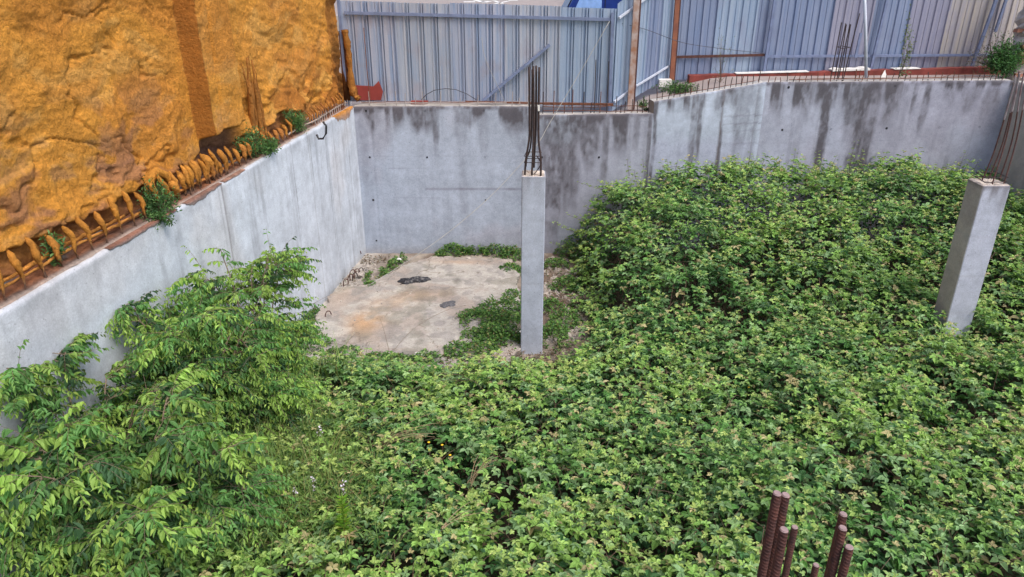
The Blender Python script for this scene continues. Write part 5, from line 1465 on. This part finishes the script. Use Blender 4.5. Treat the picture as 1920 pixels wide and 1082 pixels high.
# ================================================================== DEBRIS ON THE SLAB
def crumple(name, mat, label, cat, c, rx, ry, h, rz, seed):
    n = 26; g = np.linspace(-1, 1, n); U, Vv = np.meshgrid(g, g, indexing='ij')
    rr4 = np.hypot(U, Vv); s = np.where(rr4 > 0, np.maximum(np.abs(U), np.abs(Vv)) / np.maximum(rr4, 1e-6), 1) ** .25
    X_ = U * s * rx * (1 + .9 * (fbm(U * 2, Vv * 2, 3, seed) - .5)); Y_ = .35 * U * rx * .6 + Vv * s * ry * (1 + .9 * (fbm(U * 2 + 5, Vv * 2, 3, seed) - .5))
    d_ = np.maximum(np.abs(U), np.abs(Vv))
    Z_ = h * (1 - d_ ** 2) * (.3 + 1.1 * (1 - np.abs(fbm(U * 3 + 9, Vv * 3, 3, seed + 2) * 2 - 1))) + .006
    Z_ = np.where(d_ > .98, -.01, Z_)
    c_, s_ = math.cos(rz), math.sin(rz)
    P = np.stack([X_ * c_ - Y_ * s_, X_ * s_ + Y_ * c_, Z_], -1).reshape(-1, 3)
    o = link(name, np_mesh(name, P, grid_faces(n, n), mat, None, False)); o.location = c
    return tag(o, label, cat)
a = on_z(776, 526, .1); crumple('plastic_bag', M['black'], 'flattened black plastic bag on the slab', 'bag', (a[0], a[1], .093), .25, .13, .055, .0, 11)
a = on_z(840, 571, .1); crumple('plastic_scrap', M['greyrag'], 'small crumpled dark grey plastic scrap near the middle of the slab', 'scrap', (a[0], a[1], .093), .13, .10, .045, .3, 13)
# rebar hooks out of the floor along the left wall
for (px, py, lb) in ((650, 540, 'pair of rusty hooked bars rising from the floor halfway along the left wall'), (617, 603, 'single rusty hooked bar rising from the floor near the front of the left wall'), (673, 488, 'dark bent bar end in the back left corner of the pit'), (662, 528, 'dark hooked bar in the strip behind the pair of rusty hooks')):
    c_ = Vector(on_z(px, py, .0)); rt = empty('hooked_rebar', tuple(c_), lb, 'rebar')
    for k in range(3 if 'pair' in lb else 1):
        o_ = Vector((k * .06 - .05, k * .12, 0)); s = random.uniform(.8, 1.2)
        m = MB(); m.tube(smooth_pts([c_ + o_ + Vector(v) * s for v in ((0, 0, -.02), (0, 0, .12), (.03, .01, .19), (.08, .02, .19), (.10, .02, .13))], 4), .009, 6)
        m.build('rebar', M['rust_purple'] if k < 2 else M['rust_dark'], rt)
# stones and rubble
def rock(c, s, mat, label, seed):
    rs = np.random.default_rng(seed); ph = []
    m = MB(); nu, nv_ = 8, 5
    vs = [(0, 0, s * .6)]
    for i in range(1, nv_):
        for j in range(nu):
            th_, p_ = math.pi * i / nv_, 2 * math.pi * j / nu; r_ = s * rs.uniform(.7, 1.15)
            vs.append((r_ * math.sin(th_) * math.cos(p_) * 1.2, r_ * math.sin(th_) * math.sin(p_) * .9, r_ * math.cos(th_) * .6))
    vs.append((0, 0, -s * .6)); fs = [(0, 1 + j, 1 + (j + 1) % nu) for j in range(nu)]
    for i in range(nv_ - 2):
        for j in range(nu): fs.append((1 + i * nu + j, 1 + (i + 1) * nu + j, 1 + (i + 1) * nu + (j + 1) % nu, 1 + i * nu + (j + 1) % nu))
    fs += [(len(vs) - 1, 1 + (nv_ - 2) * nu + (j + 1) % nu, 1 + (nv_ - 2) * nu + j) for j in range(nu)]
    m.add(vs, fs); o = m.build('stone', mat); o.location = c
    return tag(o, label, 'stone')
for k, (px, py, s, mt, lb) in enumerate(((748, 486, .05, 'white', 'small white stone at the foot of the back wall'), (786, 667, .09, 'white', 'pale stone at the near edge of the slab'), (878, 484, .05, 'stone', 'grey stone beside the weeds along the back wall'),
        (905, 652, .05, 'stone', 'grey stone beside the near right corner of the slab'), (965, 690, .07, 'white', 'white stone among the brambles left of the slim column foot'), (920, 716, .07, 'white', 'flat white stone in the brambles in front of the slab'),
        (974, 622, .04, 'white', 'little white pebble touching the left side of the slim column foot'), (675, 515, .07, 'stone', 'grey rubble lump by the left wall near the back corner'), (690, 500, .06, 'stone', 'small rubble lump just right of the lump near the back corner'))):
    a = on_z(px, py, .1); rock((a[0], a[1], .10), s, M[mt], lb, 900 + k)
# rubble chips as stuff
m = MB()
for k in range(650):
    if k < 330: px, py = random.uniform(1020, 1085), random.uniform(480, 640)
    elif k < 560:
        t = random.random(); px, py = 600 + t * 100 + jit(22), 600 - t * 105 + jit(16)
    else: px, py = random.uniform(640, 980), random.uniform(488, 650)
    a = Vector(on_z(px, py, .02)); s = random.uniform(.008, .035) * (1 if k < 560 else .4)
    zz_ = .02 if k < 560 else .1
    if a.x < LX(a.y) + .06: continue
    vs = [(a.x + jit(s) + s * dx, a.y + jit(s * .5) + s * dy, zz_ + s * dz * random.uniform(.4, 1)) for dx, dy, dz in ((-1, -1, -1), (1, -1, -1), (1, 1, -1), (-1, 1, -1), (-.6, -.6, 1), (.6, -.6, 1), (.6, .6, 1), (-.6, .6, 1))]
    m.add(vs, [(4, 5, 6, 7), (0, 1, 5, 4), (1, 2, 6, 5), (2, 3, 7, 6), (3, 0, 4, 7)])
tag(m.build('rubble', M['stone']), 'small broken concrete chips strewn over the dirt strip and beside the column', kind='stuff')
print('leaves', n_leaf, nt_, 'tris', sum(len(o.data.loop_triangles) if False else len(o.data.polygons) * 2 for o in bpy.data.objects if o.type == 'MESH'))
